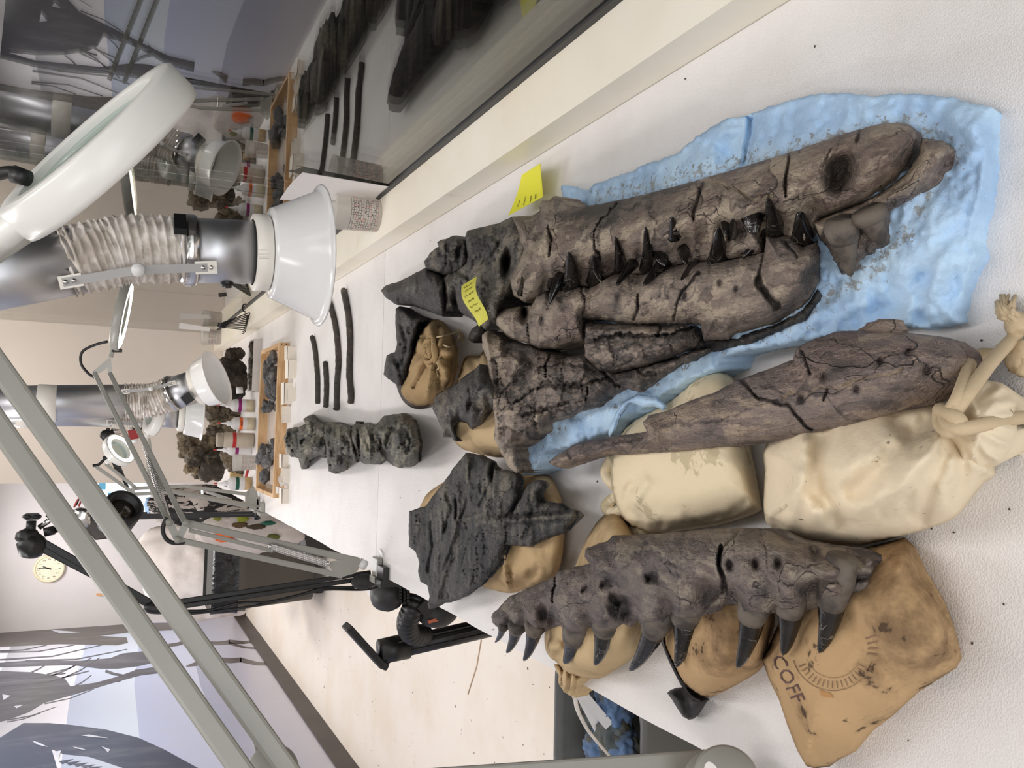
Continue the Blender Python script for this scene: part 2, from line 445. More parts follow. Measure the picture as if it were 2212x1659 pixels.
B_SKULL = bone('fossil_bone_dusty', lin(80, 74, 70), lin(132, 119, 110), lin(182, 166, 146), crack=16, bs=.75)
B_DARK = bone('fossil_bone_dark', lin(50, 48, 48), lin(80, 77, 74), lin(130, 122, 108), crack=18)
B_PLATE = bone('fossil_bone_slate', lin(46, 46, 47), lin(72, 71, 70), lin(116, 110, 98), st=(.5, 1, 1), crack=16, bs=.7)
B_JAW = bone('fossil_bone_purple_grey', lin(76, 70, 70), lin(116, 106, 101), lin(158, 146, 130), crack=15, bs=.7)
B_SNOUT = bone('fossil_bone_brown_grey', lin(90, 82, 79), lin(134, 120, 114), lin(178, 159, 139), crack=13, bs=.8)
B_VERT = bone('fossil_bone_olive', lin(66, 65, 61), lin(104, 101, 92), lin(152, 146, 126), st=(1, 1, 1), crack=20)
B_RIB = bone('fossil_bone_rib', lin(44, 41, 39), lin(76, 70, 65), lin(130, 120, 106), crack=26)
B_ROCK = bone('fossil_rock_brown', lin(60, 52, 42), lin(122, 108, 86), lin(190, 168, 132), st=(1, 1, 1), crack=14, crackcol=lin(30, 25, 20), gloss=.5)
B_ROCKD = bone('fossil_rock_dark_brown', lin(38, 32, 26), lin(72, 61, 50), lin(112, 98, 80), st=(1, 1, 1), crack=14)
B_CHUNK = bone('fossil_chunk_grey', lin(64, 64, 65), lin(112, 111, 110), lin(152, 146, 136), st=(1, 1, 1), crack=20)
def enamel():
    t = NT('tooth_enamel'); n = t.noise(60, 5, .6, (1, 1, .25))
    v = t.voro(70, st=(1, 1, .6), warp=(30, .03)); ln_ = t.math('MULTIPLY', t.math('SUBTRACT', 1, t.ramp(v, 0, .03)), t.ramp(t.noise(30, 2), .48, .6))
    c = t.mix(t.ramp(n, .4, .7), lin(13, 12, 12), lin(36, 31, 28)); c = t.mix(t.math('MULTIPLY', ln_, .7), c, lin(120, 112, 100))
    nm = t.bump(t.math('SUBTRACT', n, t.math('MULTIPLY', ln_, .5)), .5, .002)
    return t.fin(c, .13, nm, 0.0, .6)
ENAMEL = enamel()
ROOT = plain('tooth_root', lin(104, 94, 84), .65, col2=lin(62, 56, 52), vs=40, bump=.5, bs=120)

def foam():
    t = NT('white_foam_sheet'); v = t.voro(520, 'F1'); n = t.noise(5, 4)
    sp = t.noise(38, 2, .5)
    c = t.mix(t.ramp(n, .4, .7), lin(235, 231, 229), lin(227, 222, 219))
    nm = t.bump(v, .35, .0015)
    return t.fin(c, .45, nm, 0.0, .5)
FOAM = foam()
def painted(name, c0, c1, c2, dots=True, rough=.45):
    t = NT(name); n = t.noise(2.2, 5, .6); n2 = t.noise(9, 5, .65)
    c = t.mix(t.ramp(n, .38, .68), c0, c1); c = t.mix(t.math('MULTIPLY', t.ramp(n2, .6, .78), .6), c, c2)
    if dots: c = t.mix(t.math('MULTIPLY', t.ramp(t.noise(26, 3, .6), .73, .77), .75), c, lin(92, 76, 62))
    return t.fin(c, rough, t.bump(t.noise(30, 4), .08, .002))
LEDGE = painted('cream_ledge_paint', lin(252, 245, 230), lin(246, 236, 214), lin(222, 204, 172))
FLOORM = painted('cream_floor', lin(250, 239, 225), lin(243, 229, 211), lin(226, 208, 186), rough=.35)
WALLW = plain('white_wall_paint', lin(226, 214, 202), .7, var=.05, vs=1.5)
WALLG = plain('grey_white_wall_paint', lin(214, 208, 206), .7, var=.05, vs=1.5)
CEIL = plain('ceiling_paint', lin(230, 228, 224), .8, var=.04)
DARKHALL = plain('dark_hall_paint', lin(40, 40, 42), .8)  # darkness of the unlit hall put into its surface colour
BASEB = plain('dark_baseboard', lin(78, 70, 66), .5, var=.25, vs=3)
BASEBROWN = plain('brown_board', lin(84, 70, 54), .6, var=.3, vs=4)
GASKET = plain('dark_gasket', lin(58, 57, 58), .5)
UNDER = plain('table_underside', lin(120, 112, 104), .7)
TARP = plain('dark_cabinet', lin(46, 42, 40), .6)
def glassm():
    t = NT('partition_glass'); n = t.n; n.remove(t.bs)
    fr = t.nd('ShaderNodeFresnel'); fr.inputs['IOR'].default_value = 1.52
    f2 = t.math('MULTIPLY', fr.outputs[0], 1.2); f2 = t.math('MINIMUM', f2, .92)
    gl = t.nd('ShaderNodeBsdfGlossy'); gl.inputs['Roughness'].default_value = .0; gl.inputs['Color'].default_value = (.98, .97, .95, 1)
    tr = t.nd('ShaderNodeBsdfTransparent'); tr.inputs[0].default_value = (.9, .92, .9, 1)
    mx = t.nd('ShaderNodeMixShader'); t.ln(f2, mx.inputs[0]); t.ln(tr.outputs[0], mx.inputs[1]); t.ln(gl.outputs[0], mx.inputs[2])
    t.ln(mx.outputs[0], t.out.inputs[0]); return t.m
GLASS = glassm()
def clearm(name, tint=(.93, .92, .9, 1), frac=.72, rough=.25, col=(.85, .82, .78, 1)):
    t = NT(name); tr = t.nd('ShaderNodeBsdfTransparent'); tr.inputs[0].default_value = tint
    mx = t.nd('ShaderNodeMixShader'); mx.inputs[0].default_value = 1-frac
    t.fin(col, rough, None, 0.0, .6); t.ln(tr.outputs[0], mx.inputs[1]); t.ln(t.bs.outputs[0], mx.inputs[2]); t.ln(mx.outputs[0], t.out.inputs[0]); return t.m
CUPM = clearm('translucent_cup_plastic', frac=.64); LENS = clearm('magnifier_lens_glass', (.86, .93, .91, 1), .82, .03, (.30, .34, .33, 1))
GREYM = plain('grey_bracket_metal', lin(170, 168, 166), .45, var=.04)
BOTM = clearm('translucent_bottle_plastic', (.95, .94, .93, 1), .25, .35, (.86, .84, .83, 1))
ALU = NT('brushed_aluminium').fin(lin(200, 200, 204), .42, None, 1.0)
CHROME = NT('chrome').fin(lin(215, 212, 210), .14, None, 1.0)
LAMPGREY = plain('lamp_grey_enamel', lin(156, 154, 146), .35, var=.06)
LAMPW = plain('lamp_white_enamel', lin(232, 230, 224), .3, var=.04)
HOODW = plain('hood_white_plastic', lin(236, 234, 232), .16, var=.03)
COLLAR = plain('collar_cream_plastic', lin(236, 230, 220), .4, var=.03)
FLEX = plain('flex_duct_cloth', lin(232, 224, 216), .85, col2=lin(190, 178, 166), vs=30, bump=.5, bs=90, bd=.003)
BLACK = plain('black_plastic', lin(28, 27, 27), .45, var=.3)
BLACKM = plain('black_metal', lin(22, 21, 21), .4, var=.3)
RUBBER = plain('black_rubber', lin(52, 50, 50), .7, var=.35, vs=40, bump=.3)
RING = emit('ring_lamp_glow', (1, .93, .8, 1), 9.0)
RINGW = emit('ring_lamp_glow_soft', (.95, 1, .97, 1), 2.2)
BLUE = None
def bluecloth():
    t = NT('blue_paper_towel'); n = t.noise(14, 5, .6); n2 = t.noise(110, 4, .7); d = t.attr('dust')
    c = t.mix(t.ramp(n, .35, .65), lin(200, 228, 252), lin(176, 206, 238))
    f = t.math('ADD', t.math('MULTIPLY', n2, .75), t.math('MULTIPLY', d, .24))
    c = t.mix(t.math('MULTIPLY', t.ramp(f, .585, .66), .75), c, lin(132, 116, 98))
    c = t.mix(t.math('MULTIPLY', t.ramp(d, .7, 1.2), .6), c, lin(206, 218, 216))
    return t.fin(c, .85, t.bump(t.noise(50, 6, .65), .5, .006), 0.0, .2)
BLUE = bluecloth()
CANVAS = cloth('cream_canvas', lin(236, 219, 190), lin(150, 136, 112), .55, speck=(60, .66, lin(110, 100, 86)))
CANVAS2 = cloth('cream_canvas_light', lin(238, 221, 188), lin(186, 172, 138), .7, st_scale=16, lo=.56, hi=.6)
TAN = cloth('tan_canvas', lin(202, 173, 132), lin(146, 118, 84), .7, lo=.48, hi=.68)
TANL = cloth('tan_canvas_light', lin(206, 180, 140), lin(150, 124, 92), .65, lo=.48, hi=.68)
TAND = cloth('tan_canvas_stained', lin(190, 158, 118), lin(100, 78, 58), .9, st_scale=10, lo=.47, hi=.66, speck=(40, .62, lin(70, 56, 46)))
BURLAP = cloth('brown_burlap', lin(178, 150, 110), lin(136, 110, 78), .6, weave=620, wb=1.2)
STRING = plain('cotton_string', lin(214, 192, 156), .9, bump=.4, bs=300)
ROPE = plain('cotton_rope', lin(206, 184, 150), .9, bump=.4, bs=300)
PAPER = plain('white_paper', lin(240, 234, 230), .7, var=.04)
CARD = plain('white_card_box', lin(240, 230, 216), .6, var=.04)
YELLOW = plain('yellow_sticky_note', lin(246, 242, 62), .7, var=.04)
YELLOWO = plain('yellow_sticky_note_soiled', lin(228, 222, 86), .7, var=.1, vs=60)
PENCIL = plain('pencil_marks', lin(166, 162, 70), .8)
WOOD = plain('pale_pine', lin(222, 184, 138), .5, col2=lin(196, 152, 104), vs=12, st=(1, 6, 6))
PRINTR = plain('red_print', lin(196, 84, 84), .6); PRINTK = plain('black_print', lin(60, 46, 46), .6)
PLASTER = plain('white_plaster', lin(226, 216, 208), .85, col2=lin(176, 160, 148), vs=4, lo=.5, hi=.8, bump=.4, bs=30, bd=.005)
BINGREY = plain('grey_bin_plastic', lin(88, 84, 78), .55, var=.3, vs=2)
BINBLUEG = plain('grey_green_bin_plastic', lin(96, 96, 94), .5, var=.15)
BAGBLK = plain('black_bin_liner', lin(20, 20, 20), .22, var=.3, bump=.7, bs=14, bd=.02)
WHITEP = plain('white_plastic', lin(232, 230, 228), .4, var=.03)
INK = plain('stamp_ink', lin(108, 80, 74), .9, var=.3, vs=60)
INKO = plain('stamp_ink_orange', lin(178, 132, 84), .9)
INKS = plain('faded_seal_ink', lin(140, 110, 84), .9, var=.3, vs=60)
# ------------------------------------------------------------------ the room
XM, XG, XL, XT, YB, YC, ZC = -2.137, .582, .4755, -.366, 5.6, 10.2, 2.7
ZT, ZL = .90, .9535
struct(MB().box((-3.2, -2.6, -.05), (4.2, 13.5, 0)), 'floor', FLOORM)
struct(MB().box((-3.2, -2.6, ZC), (4.2, 13.5, ZC+.05)), 'ceiling', CEIL)
struct(MB().box((XM-.12, -2.6, 0), (XM-.004, YC+.1, ZC)), 'wall_left', WALLG)
struct(MB().box((XM, -2.7, 0), (4.2, -2.6, ZC)), 'wall_front', WALLW)
struct(MB().box((-.343, YB, 0), (XG+.3, YB+.12, ZC)), 'wall_back', WALLW)
# far grey wall with the clock, with an opening towards the bright gallery
wl, wr = pt(250, 1112, Y=YC)[0], pt(250, 1036, Y=YC)[0]
wt, wb_ = pt(196, 1070, Y=YC)[2], pt(326, 1070, Y=YC)[2]
mb = MB()
mb.box((XM, YC, 0), (wl, YC+.12, ZC)).box((wr, YC, 0), (1.2, YC+.12, ZC)).box((wl, YC, wt), (wr, YC+.12, ZC)).box((wl, YC, 0), (wr, YC+.12, wb_))
struct(mb, 'wall_far', WALLG)
GALL = emit('bright_gallery_daylight', (.86, .95, 1, 1), 1.6); GCY = emit('cyan_gallery_panel', lin(120, 190, 226), .75)
GRED = plain('dark_red_panel', lin(92, 20, 26), .6)
wn = struct(MB().box((wl-.5, YC+1.6, .3), (wr+.5, YC+1.62, 2.4)), 'window_1', GALL)
for (x0, x1, z0, z1) in ((-.80, -.70, 1.50, 1.58), (-.72, -.64, 1.24, 1.30), (-.92, -.84, 1.40, 1.47), (-.66, -.6, 1.44, 1.5)):
    build(MB().box((x0, YC+1.57, z0), (x1, YC+1.6, z1)), 'window_panel', GCY, wn)
# mural on the left wall: flat print
def wallp(x, y, off=0.0): return pt(x, y, X=XM+off)
def print_mat():
    t = NT('mural_print'); a = t.nd('ShaderNodeVertexColor'); a.layer_name = 'ink'
    n = t.noise(6, 6, .65, (1, 1, .3)); 
    c = t.mix(t.math('MULTIPLY', t.ramp(n, .45, .75), .16), a.outputs[0], lin(214, 214, 216))
    return t.fin(c, .3, None, 0.0, .5)
MURAL = print_mat()
mv, mf, mc = [], [], []
def mpoly(pts, cols, off):
    b = len(mv); q = [wallp(x, y, off) for x, y in pts]
    mv.extend(q); mf.append(list(range(b, b+len(q))))
    mc.extend(cols if isinstance(cols, list) else [cols]*len(q))
def z4(x, y): return (x/3.95, 1239+y/3.95)
def mp4(pts, col, off): mpoly([z4(*p) for p in pts], col, off)
# pale sail-like bands, each one shaded towards one edge
Yn, Yf = 1.0, YC-.002
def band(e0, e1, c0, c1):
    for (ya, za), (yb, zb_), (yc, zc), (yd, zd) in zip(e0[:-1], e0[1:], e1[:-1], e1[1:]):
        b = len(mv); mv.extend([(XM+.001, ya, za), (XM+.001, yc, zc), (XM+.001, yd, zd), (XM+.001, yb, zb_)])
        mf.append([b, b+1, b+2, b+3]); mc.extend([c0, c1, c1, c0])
def edge(px): return [tuple(wallp(*z4(*p))[1:]) for p in px]
def extend(e):
    (ya, za), (yb, zb_) = e[0], e[-1]
    return [(Yf, min(ZC, za+(za-e[1][1])*.2))]+e+[(Yn, zb_+(zb_-e[-2][1])*1.2)]
E0 = extend(edge([(60, 700), (-60, 1000), (-200, 1600)]))
E1 = extend(edge([(720, 640), (590, 1100), (520, 1650)]))
E2 = extend(edge([(1190, 540), (1145, 950), (1200, 1500)]))
E3 = extend(edge([(1640, 640), (1710, 960), (1960, 1500)]))
Ebot = [(y, .13) for y, z in E3]; Etop = [(y, ZC) for y, z in E0]
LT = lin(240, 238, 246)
band(Etop, E0, LT, lin(228, 226, 232)); band(E0, E1, lin(170, 170, 176), LT); band(E1, E2, lin(186, 196, 220), lin(228, 240, 255))  # lilac-blue cast of lamps and daylight mixed into the printed band colours
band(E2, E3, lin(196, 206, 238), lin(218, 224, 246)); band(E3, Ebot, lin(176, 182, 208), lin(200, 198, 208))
K1, K2, K3 = lin(88, 82, 78), lin(70, 72, 82), lin(52, 66, 92)
mp4([(-300, 470), (0, 425), (780, 372), (520, 425), (600, 442), (850, 448), (1150, 425), (1480, 418), (1515, 480), (1100, 502), (850, 532), (1080, 545), (1092, 590), (1000, 612), (500, 602), (0, 625), (-300, 650)], K1, .002)
mp4([(-300, 800), (0, 760), (230, 742), (700, 742), (940, 722), (1040, 682), (1290, 655), (1310, 760), (1180, 790), (1000, 812), (860, 812), (600, 780), (0, 800), (-300, 850)], K2, .002)
mp4([(-300, 840), (0, 830), (280, 842), (480, 872), (560, 905), (600, 962), (820, 930), (1000, 880), (1160, 822), (1430, 778), (1432, 840), (1200, 868), (1000, 922), (600, 1040), (370, 1105), (250, 1180), (60, 1250), (-300, 1330)], K2, .0022)
mp4([(-300, 1480), (0, 1400), (200, 1275), (420, 1275), (600, 1290), (900, 1330), (1180, 1400), (1400, 1500), (1690, 1659), (2000, 1790), (1300, 1790), (1050, 1659), (760, 1562), (540, 1540), (440, 1500), (470, 1600), (520, 1790), (-300, 1790)], K3, .002)
for q in ([(80, 465), (170, 460), (90, 478)], [(420, 478), (690, 500), (520, 512)], [(690, 1380), (760, 1372), (930, 1404), (780, 1395)], [(270, 1425), (330, 1440), (410, 1480), (320, 1460)], [(620, 1475), (700, 1490), (740, 1508), (650, 1492)], [(860, 1470), (940, 1500), (920, 1530), (905, 1505)], [(450, 1520), (520, 1510), (500, 1585)], [(20, 1030), (90, 1040), (30, 1080)], [(120, 1130), (200, 1120), (140, 1150)]):
    mp4(q, lin(216, 220, 230), .0035)
for i in range(5):
    x = 500+i*62; mp4([(x, 1600+i*12), (x+130, 1580+i*16), (x+30, 1625+i*12)], K3, .003)
def stroke(a, b, w0, w1, col=K2, off=.0028):
    a, b = np.array(a, float), np.array(b, float); n = np.array([-(b-a)[1], (b-a)[0]]); n /= np.linalg.norm(n)
    mid = (a+b)/2+n*np.linalg.norm(b-a)*.04
    mp4([a-n*w0, mid-n*(w0+w1)/2, b-n*w1, b+n*w1, mid+n*(w0+w1)/2, a+n*w0], col, off)
for a, b, w0, w1 in [((0, 670), (640, 608), 6, 3), ((0, 735), (880, 606), 7, 3), ((220, 745), (1085, 645), 7, 3), ((400, 860), (780, 720), 6, 3), ((270, 840), (400, 770), 6, 4), ((440, 870), (660, 770), 6, 3), ((520, 900), (850, 716), 6, 3),
                     ((640, 960), (780, 865), 5, 3), ((0, 880), (560, 850), 7, 5), ((0, 960), (760, 830), 7, 4), ((60, 1250), (480, 1135), 4, 2), ((60, 1265), (340, 1190), 4, 2), ((380, 1110), (800, 985), 4, 2), ((0, 660), (400, 610), 5, 3), ((900, 830), (1050, 870), 12, 10), ((1000, 920), (1170, 820), 10, 8)]:
    stroke(a, b, w0, w1)
for a, b, w0, w1 in [((1440, 612), (1600, 575), 14, 14), ((1760, 588), (1960, 585), 12, 18), ((1950, 580), (2200, 575), 18, 7), ((1960, 595), (2200, 640), 12, 6), ((1590, 790), (1730, 745), 5, 26), ((1870, 735), (2060, 735), 22, 20), ((2050, 735), (2330, 775), 20, 10), ((2140, 590), (2220, 600), 5, 5)]:
    stroke(a, b, w0, w1, lin(82, 74, 72))
rr_ = random.Random(4)
for i in range(26):      # the same brush work goes on along the nearer wall
    y0 = 3.9-.11*i+rr_.uniform(-.05, .05); z0 = 2.3+rr_.uniform(-.1, .2)
    b = len(mv); dy, dz = rr_.uniform(.1, .5), rr_.uniform(.5, 1.1); ww = rr_.uniform(.012, .05)
    mv.extend([(XM+.0028, y0, z0), (XM+.0028, y0+ww, z0), (XM+.0028, y0-dy*.4+ww*.7, z0-dz*.5), (XM+.0028, y0-dy, z0-dz)]); mf.append([b, b+1, b+2, b+3]); mc.extend([K2]*4)
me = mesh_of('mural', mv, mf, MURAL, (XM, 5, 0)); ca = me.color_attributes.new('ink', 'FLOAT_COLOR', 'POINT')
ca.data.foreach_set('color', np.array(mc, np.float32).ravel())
bmx = bmesh.new(); bmx.from_mesh(me)
for f in bmx.faces:
    f.normal_update()
    if f.normal.x < 0: f.normal_flip()
bmesh.ops.triangulate(bmx, faces=[f for f in bmx.faces if len(f.verts) > 4]); bmx.to_mesh(me); bmx.free()
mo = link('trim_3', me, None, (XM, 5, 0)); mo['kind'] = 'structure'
struct(MB().box((XM, -2.6, 0), (XM+.012, YC, .13)), 'baseboard_left', BASEB)
struct(MB().box((XM+.012, YC-.015, 0), (-.6, YC, .13)), 'baseboard_far', BASEBROWN)
# cream ledge, glass partition and its gasket, dark hall beyond
struct(MB().box((XL, -1.5, ZT-.04), (XG+.06, YB, ZL)), 'trim_1', LEDGE)
struct(MB().box((XG, -2.6, 0), (XG+.06, YB, ZT-.04)), 'wall_right', UNDER)
gs = [pt(360, 390, X=XG)[1], pt(400, 634, X=XG)[1]]
edges_ = [-1.5, gs[0], gs[1], YB]
struct(MB().box((XG-.005, -1.5, ZL), (XG+.02, YB, ZL+.012)), 'trim_2', GASKET)
for i in range(3):
    struct(MB().box((XG, edges_[i]+.0015, ZL+.004), (XG+.010, edges_[i+1]-.0015, ZC)), 'window_%d' % (i+2), GLASS)
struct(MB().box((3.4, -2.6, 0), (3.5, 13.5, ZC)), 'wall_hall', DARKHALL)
struct(MB().box((XG+.1, -2.6, .001), (3.4, 13.5, .01)), 'trim_4', DARKHALL)  # hall floor sheet, coloured dark for the missing light

# ------------------------------------------------------------------ work table and its foam sheets
YS = float(pt(813, 1187, z=ZT)[1])
tb = thing('work_table', 'long white covered work table running along the glass partition', 'table', (.05, 2.5, 0))
build(MB().box((XT+.012, -.7, .855), (XL-.001, YB-.003, ZT-.008)), 'table_top', UNDER, tb)
for x in (XT+.12, XL-.06):
    for y in (-.4, 1.9, 4.9):
        build(MB().box((x-.03, y-.03, 0), (x+.03, y+.03, .855)), 'leg', BLACKM, tb)
def sheet(name, y0, y1, label):
    nx, ny = 14, int((y1-y0)/.05); mbx = MB(); vs = []
    for k, zz in ((0, ZT), (1, ZT-.007)):
        for j in range(ny+1):
            for i in range(nx+1):
                x = XT+(XL-XT-.001)*i/nx; y = y0+(y1-y0)*j/ny
                ed = .0035*perlin(np.array([[y*7, k, 3.3]]))[0] if i == 0 else 0
                vs.append((x+ed, y+(.002*perlin(np.array([[x*9, 5, y0]]))[0] if j in (0, ny) else 0), zz))
    n1 = (nx+1)*(ny+1); fs = []
    for j in range(ny):
        for i in range(nx):
            a = j*(nx+1)+i; fs.append((a, a+1, a+nx+2, a+nx+1)); fs.append((n1+a, n1+a+nx+1, n1+a+nx+2, n1+a+1))
        a = j*(nx+1); fs.append((a, a+nx+1, n1+a+nx+1, n1+a)); a = a+nx; fs.append((a, n1+a, n1+a+nx+1, a+nx+1))
    for i in range(nx):
        fs.append((i, n1+i, n1+i+1, i+1)); a = ny*(nx+1)+i; fs.append((a, a+1, n1+a+1, n1+a))
    mbx.add(vs, fs, 0, False); return tag(build(mbx, name, FOAM), label, 'foam sheet')
sheet('foam_sheet', -.7, YS-.001, 'white foam sheet covering the near table, under the big toothed skull')
sheet('foam_sheet', YS+.001, YB-.005, 'white foam sheet covering the far table, under the ribs and wooden tray')
# ------------------------------------------------------------------ bags that carry the bones
def bag(name, outline, m, label, T, R, feats=(), zb=.905, far=.45, step=7, smooth=True, base=.9, seed=0, amp=.004, power=.5, group=None, key=None, sc=14):
    root = thing(name, label, 'bag', pt(*np.mean(np.array(outline), 0), z=base))
    o = relief('canvas', outline, m, zb, T, R, root, step=step, far=far, feats=feats, smooth=smooth, base=base, seed=seed, inset=.012,
               noise=((amp, sc, 3, None), (amp*.25, 60, 3, None)), power=power, key=key or name)
    if group: root['group'] = group
    return root
def onsurf(key, pts, up=0.0): return np.array([surf(key, x, y, up) for x, y in pts])
# --- cream bag with rope (largest, right)
cb2 = bag('rope_tied_bag', [(1657, 956), (1652, 1020), (1650, 1065), (1651, 1111), (1662, 1136), (1703, 1162), (1749, 1171), (1840, 1178), (1886, 1173), (1978, 1150), (2060, 1120), (2100, 1075), (2125, 1045), (2150, 1010), (2090, 880), (2040, 850), (1900, 840), (1750, 870)],
     CANVAS, 'big cream canvas bag tied with thick rope, nearest the table corner under the brown bone', .118, .085, seed=3, key='cb2', amp=.007, sc=11,
     feats=[('r', [(2050, 905), (1960, 960), (1900, 1010), (1840, 1060)], .012, -.014), ('r', [(2055, 920), (1990, 1000), (1930, 1080), (1850, 1105), (1760, 1105)], .010, .013), ('r', [(2060, 935), (2035, 1000), (2010, 1060), (1990, 1120)], .007, -.012),
            ('r', [(2050, 925), (2005, 1010), (1960, 1070), (1900, 1100)], .006, -.010), ('r', [(2075, 960), (2080, 1020), (2065, 1080)], .007, -.012), ('r', [(1775, 950), (1760, 1000), (1770, 1060), (1800, 1110)], .014, -.015), ('r', [(1735, 960), (1738, 1010), (1715, 1080), (1700, 1130)], .012, .010),
            ('r', [(1800, 1120), (1860, 1120), (1960, 1105)], .012, -.013), ('r', [(1690, 1010), (1700, 1100)], .01, -.008), ('r', [(1755, 1130), (1830, 1140)], .014, .008), ('b', [(1900, 1030)], .05, .012), ('r', [(1935, 905), (1975, 925), (2030, 895)], .01, -.01)])
rf = relief('gathered_neck', [(2046, 880), (2066, 840), (2092, 816), (2138, 822), (2172, 832), (2192, 862), (2198, 885), (2195, 942), (2172, 992), (2140, 1010), (2098, 1020), (2082, 1008), (2040, 950), (2030, 915)], CANVAS, .93, .075, .05, cb2, step=5, smooth=True, seed=5, key='cb2n',
       feats=[('r', [(2062+14*math.cos(a), 905+14*math.sin(a)), (2062 + 140*math.cos(a), 905 + 125*math.sin(a))], .0055, sgn*.011) for k, a in enumerate(np.linspace(-1.2, 2.0, 23)) for sgn in ([1, -1][k % 2],)], noise=((.003, 20, 3, None),), inset=.02)
def rope(pts3, r, name, parent, m=ROPE, n=8):
    return build(MB().tube(catmull(pts3, n=8), r, n), name, m, parent)
def rp(pts): return np.array([pt(x, y, z=z) for x, y, z in pts])
rope(rp([(2046, 915, 1.0), (2062, 890, 1.01), (2095, 845, 1.0), (2135, 790, .97), (2165, 755, .935), (2185, 735, .915), (2200, 715, .908)]), .0052, 'rope', cb2)
rope(rp([(2040, 905, 1.0), (2065, 870, 1.01), (2085, 820, .99), (2098, 780, .95), (2120, 766, .925), (2160, 765, .908), (2185, 745, .907), (2200, 705, .908)]), .0052, 'rope', cb2)
rope(rp([(2040, 895, 1.0), (2052, 920, 1.012), (2085, 925, 1.012), (2130, 915, .995), (2180, 905, .96), (2230, 900, .93)]), .0052, 'rope', cb2)
rope(rp([(2030, 885, .995), (2055, 895, 1.012), (2075, 915, 1.012), (2050, 932, 1.01), (2032, 915, 1.0), (2030, 890, .995)]), .0055, 'rope', cb2)
mb = MB(); rs = random.Random(2)
mb.blob(pt(2196, 700, z=.912), (.009, .009, .008), 3, .2)
c0 = pt(2194, 695, z=.914)
for i in range(46):
    e = pt(2160+rs.uniform(-10, 36), 650+rs.uniform(-14, 22), z=.902+rs.uniform(0, .016)); mid = (c0+e)/2+V((rs.uniform(-.003, .003), rs.uniform(-.003, .003), .006))
    mb.tube([c0+V((rs.uniform(-.005, .005), rs.uniform(-.005, .005), 0)), mid, e], [.0028, .002, .0012], 5)
build(mb, 'tassel', ROPE, cb2)
mb = MB(); mb.blob(pt(2206, 770, z=.910), (.013, .012, .010), 4, .25); mb.blob(pt(2212, 782, z=.91), (.012, .012, .009), 5, .25)
build(mb, 'rope_knot', ROPE, cb2)
# --- cream bag in the middle
cb1 = bag('cream_sandbag', [(1322, 985), (1340, 940), (1370, 905), (1456, 858), (1497, 816), (1548, 799), (1575, 808), (1590, 830), (1610, 900), (1621, 960), (1630, 1006), (1640, 1060), (1645, 1090), (1642, 1104), (1603, 1120), (1543, 1136), (1474, 1146), (1420, 1155), (1383, 1148), (1352, 1128), (1332, 1090), (1320, 1040)],
     CANVAS2, 'cream canvas sandbag with pale water spots, lying across the middle under the brown bone', .082, .055, seed=8, key='cb1', amp=.003,
     feats=[('r', [(1348, 1085), (1352, 1062), (1366, 1045)], .006, -.008), ('r', [(1372, 1082), (1385, 1060), (1400, 1040)], .009, .006), ('r', [(1360, 1100), (1395, 1130), (1430, 1135)], .008, -.008), ('r', [(1400, 1128), (1440, 1115), (1470, 1120)], .008, .005), ('r', [(1500, 1128), (1570, 1112), (1612, 1080)], .004, -.006), ('r', [(1520, 985), (1600, 1010), (1615, 1060)], .01, .004)])
for q, nm in (([(1325, 990), (1318, 1000), (1310, 1015), (1312, 1028), (1320, 1040), (1330, 1050)], 'cloth_fold'), ([(1345, 1066), (1322, 1080), (1310, 1096), (1330, 1108), (1352, 1098)], 'cloth_fold'), ([(1337, 1112), (1340, 1130), (1352, 1146), (1372, 1152), (1392, 1148)], 'cloth_fold')):
    rope(np.array([pt(x, y, z=.922) for x, y in q]), .0085, nm, cb1, CANVAS2)
# --- tan bag under the rear of the skull
bag('tan_sandbag', [(1003, 775), (1013, 768), (1035, 768), (1048, 758), (1080, 790), (1110, 850), (1120, 920), (1105, 975), (1083, 988), (1048, 984), (1017, 976), (997, 968), (980, 950), (972, 915), (978, 860), (990, 814)], TANL, 'tan sandbag under the rear end of the big toothed skull', .06, .05, seed=11, key='tb1', feats=[('r', [(985, 940), (1000, 900), (1005, 860)], .01, .008), ('r', [(1012, 772), (1030, 800)], .008, -.008)])
# --- bag under the flat slate coloured bone
fb = bag('tan_sandbag', [(903, 1110), (912, 1085), (930, 1060), (990, 1030), (1100, 1020), (1135, 1022), (1169, 1022), (1189, 1031), (1205, 1056), (1216, 1089), (1220, 1152), (1214, 1212), (1198, 1248), (1164, 1262), (1136, 1272), (1106, 1281), (1075, 1277), (1040, 1266), (990, 1240), (930, 1200), (905, 1160)], TAN, 'tan sandbag under the flat plate shaped bone', .050, .05, seed=14, key='fb',
   feats=[('r', [(1100, 1240), (1105, 1265), (1135, 1258), (1160, 1235)], .010, -.016), ('r', [(1092, 1185), (1090, 1225), (1100, 1270)], .007, .012), ('r', [(1190, 1035), (1203, 1065), (1212, 1100)], .0025, -.004), ('r', [(1130, 1175), (1150, 1200), (1165, 1230)], .014, .006)])
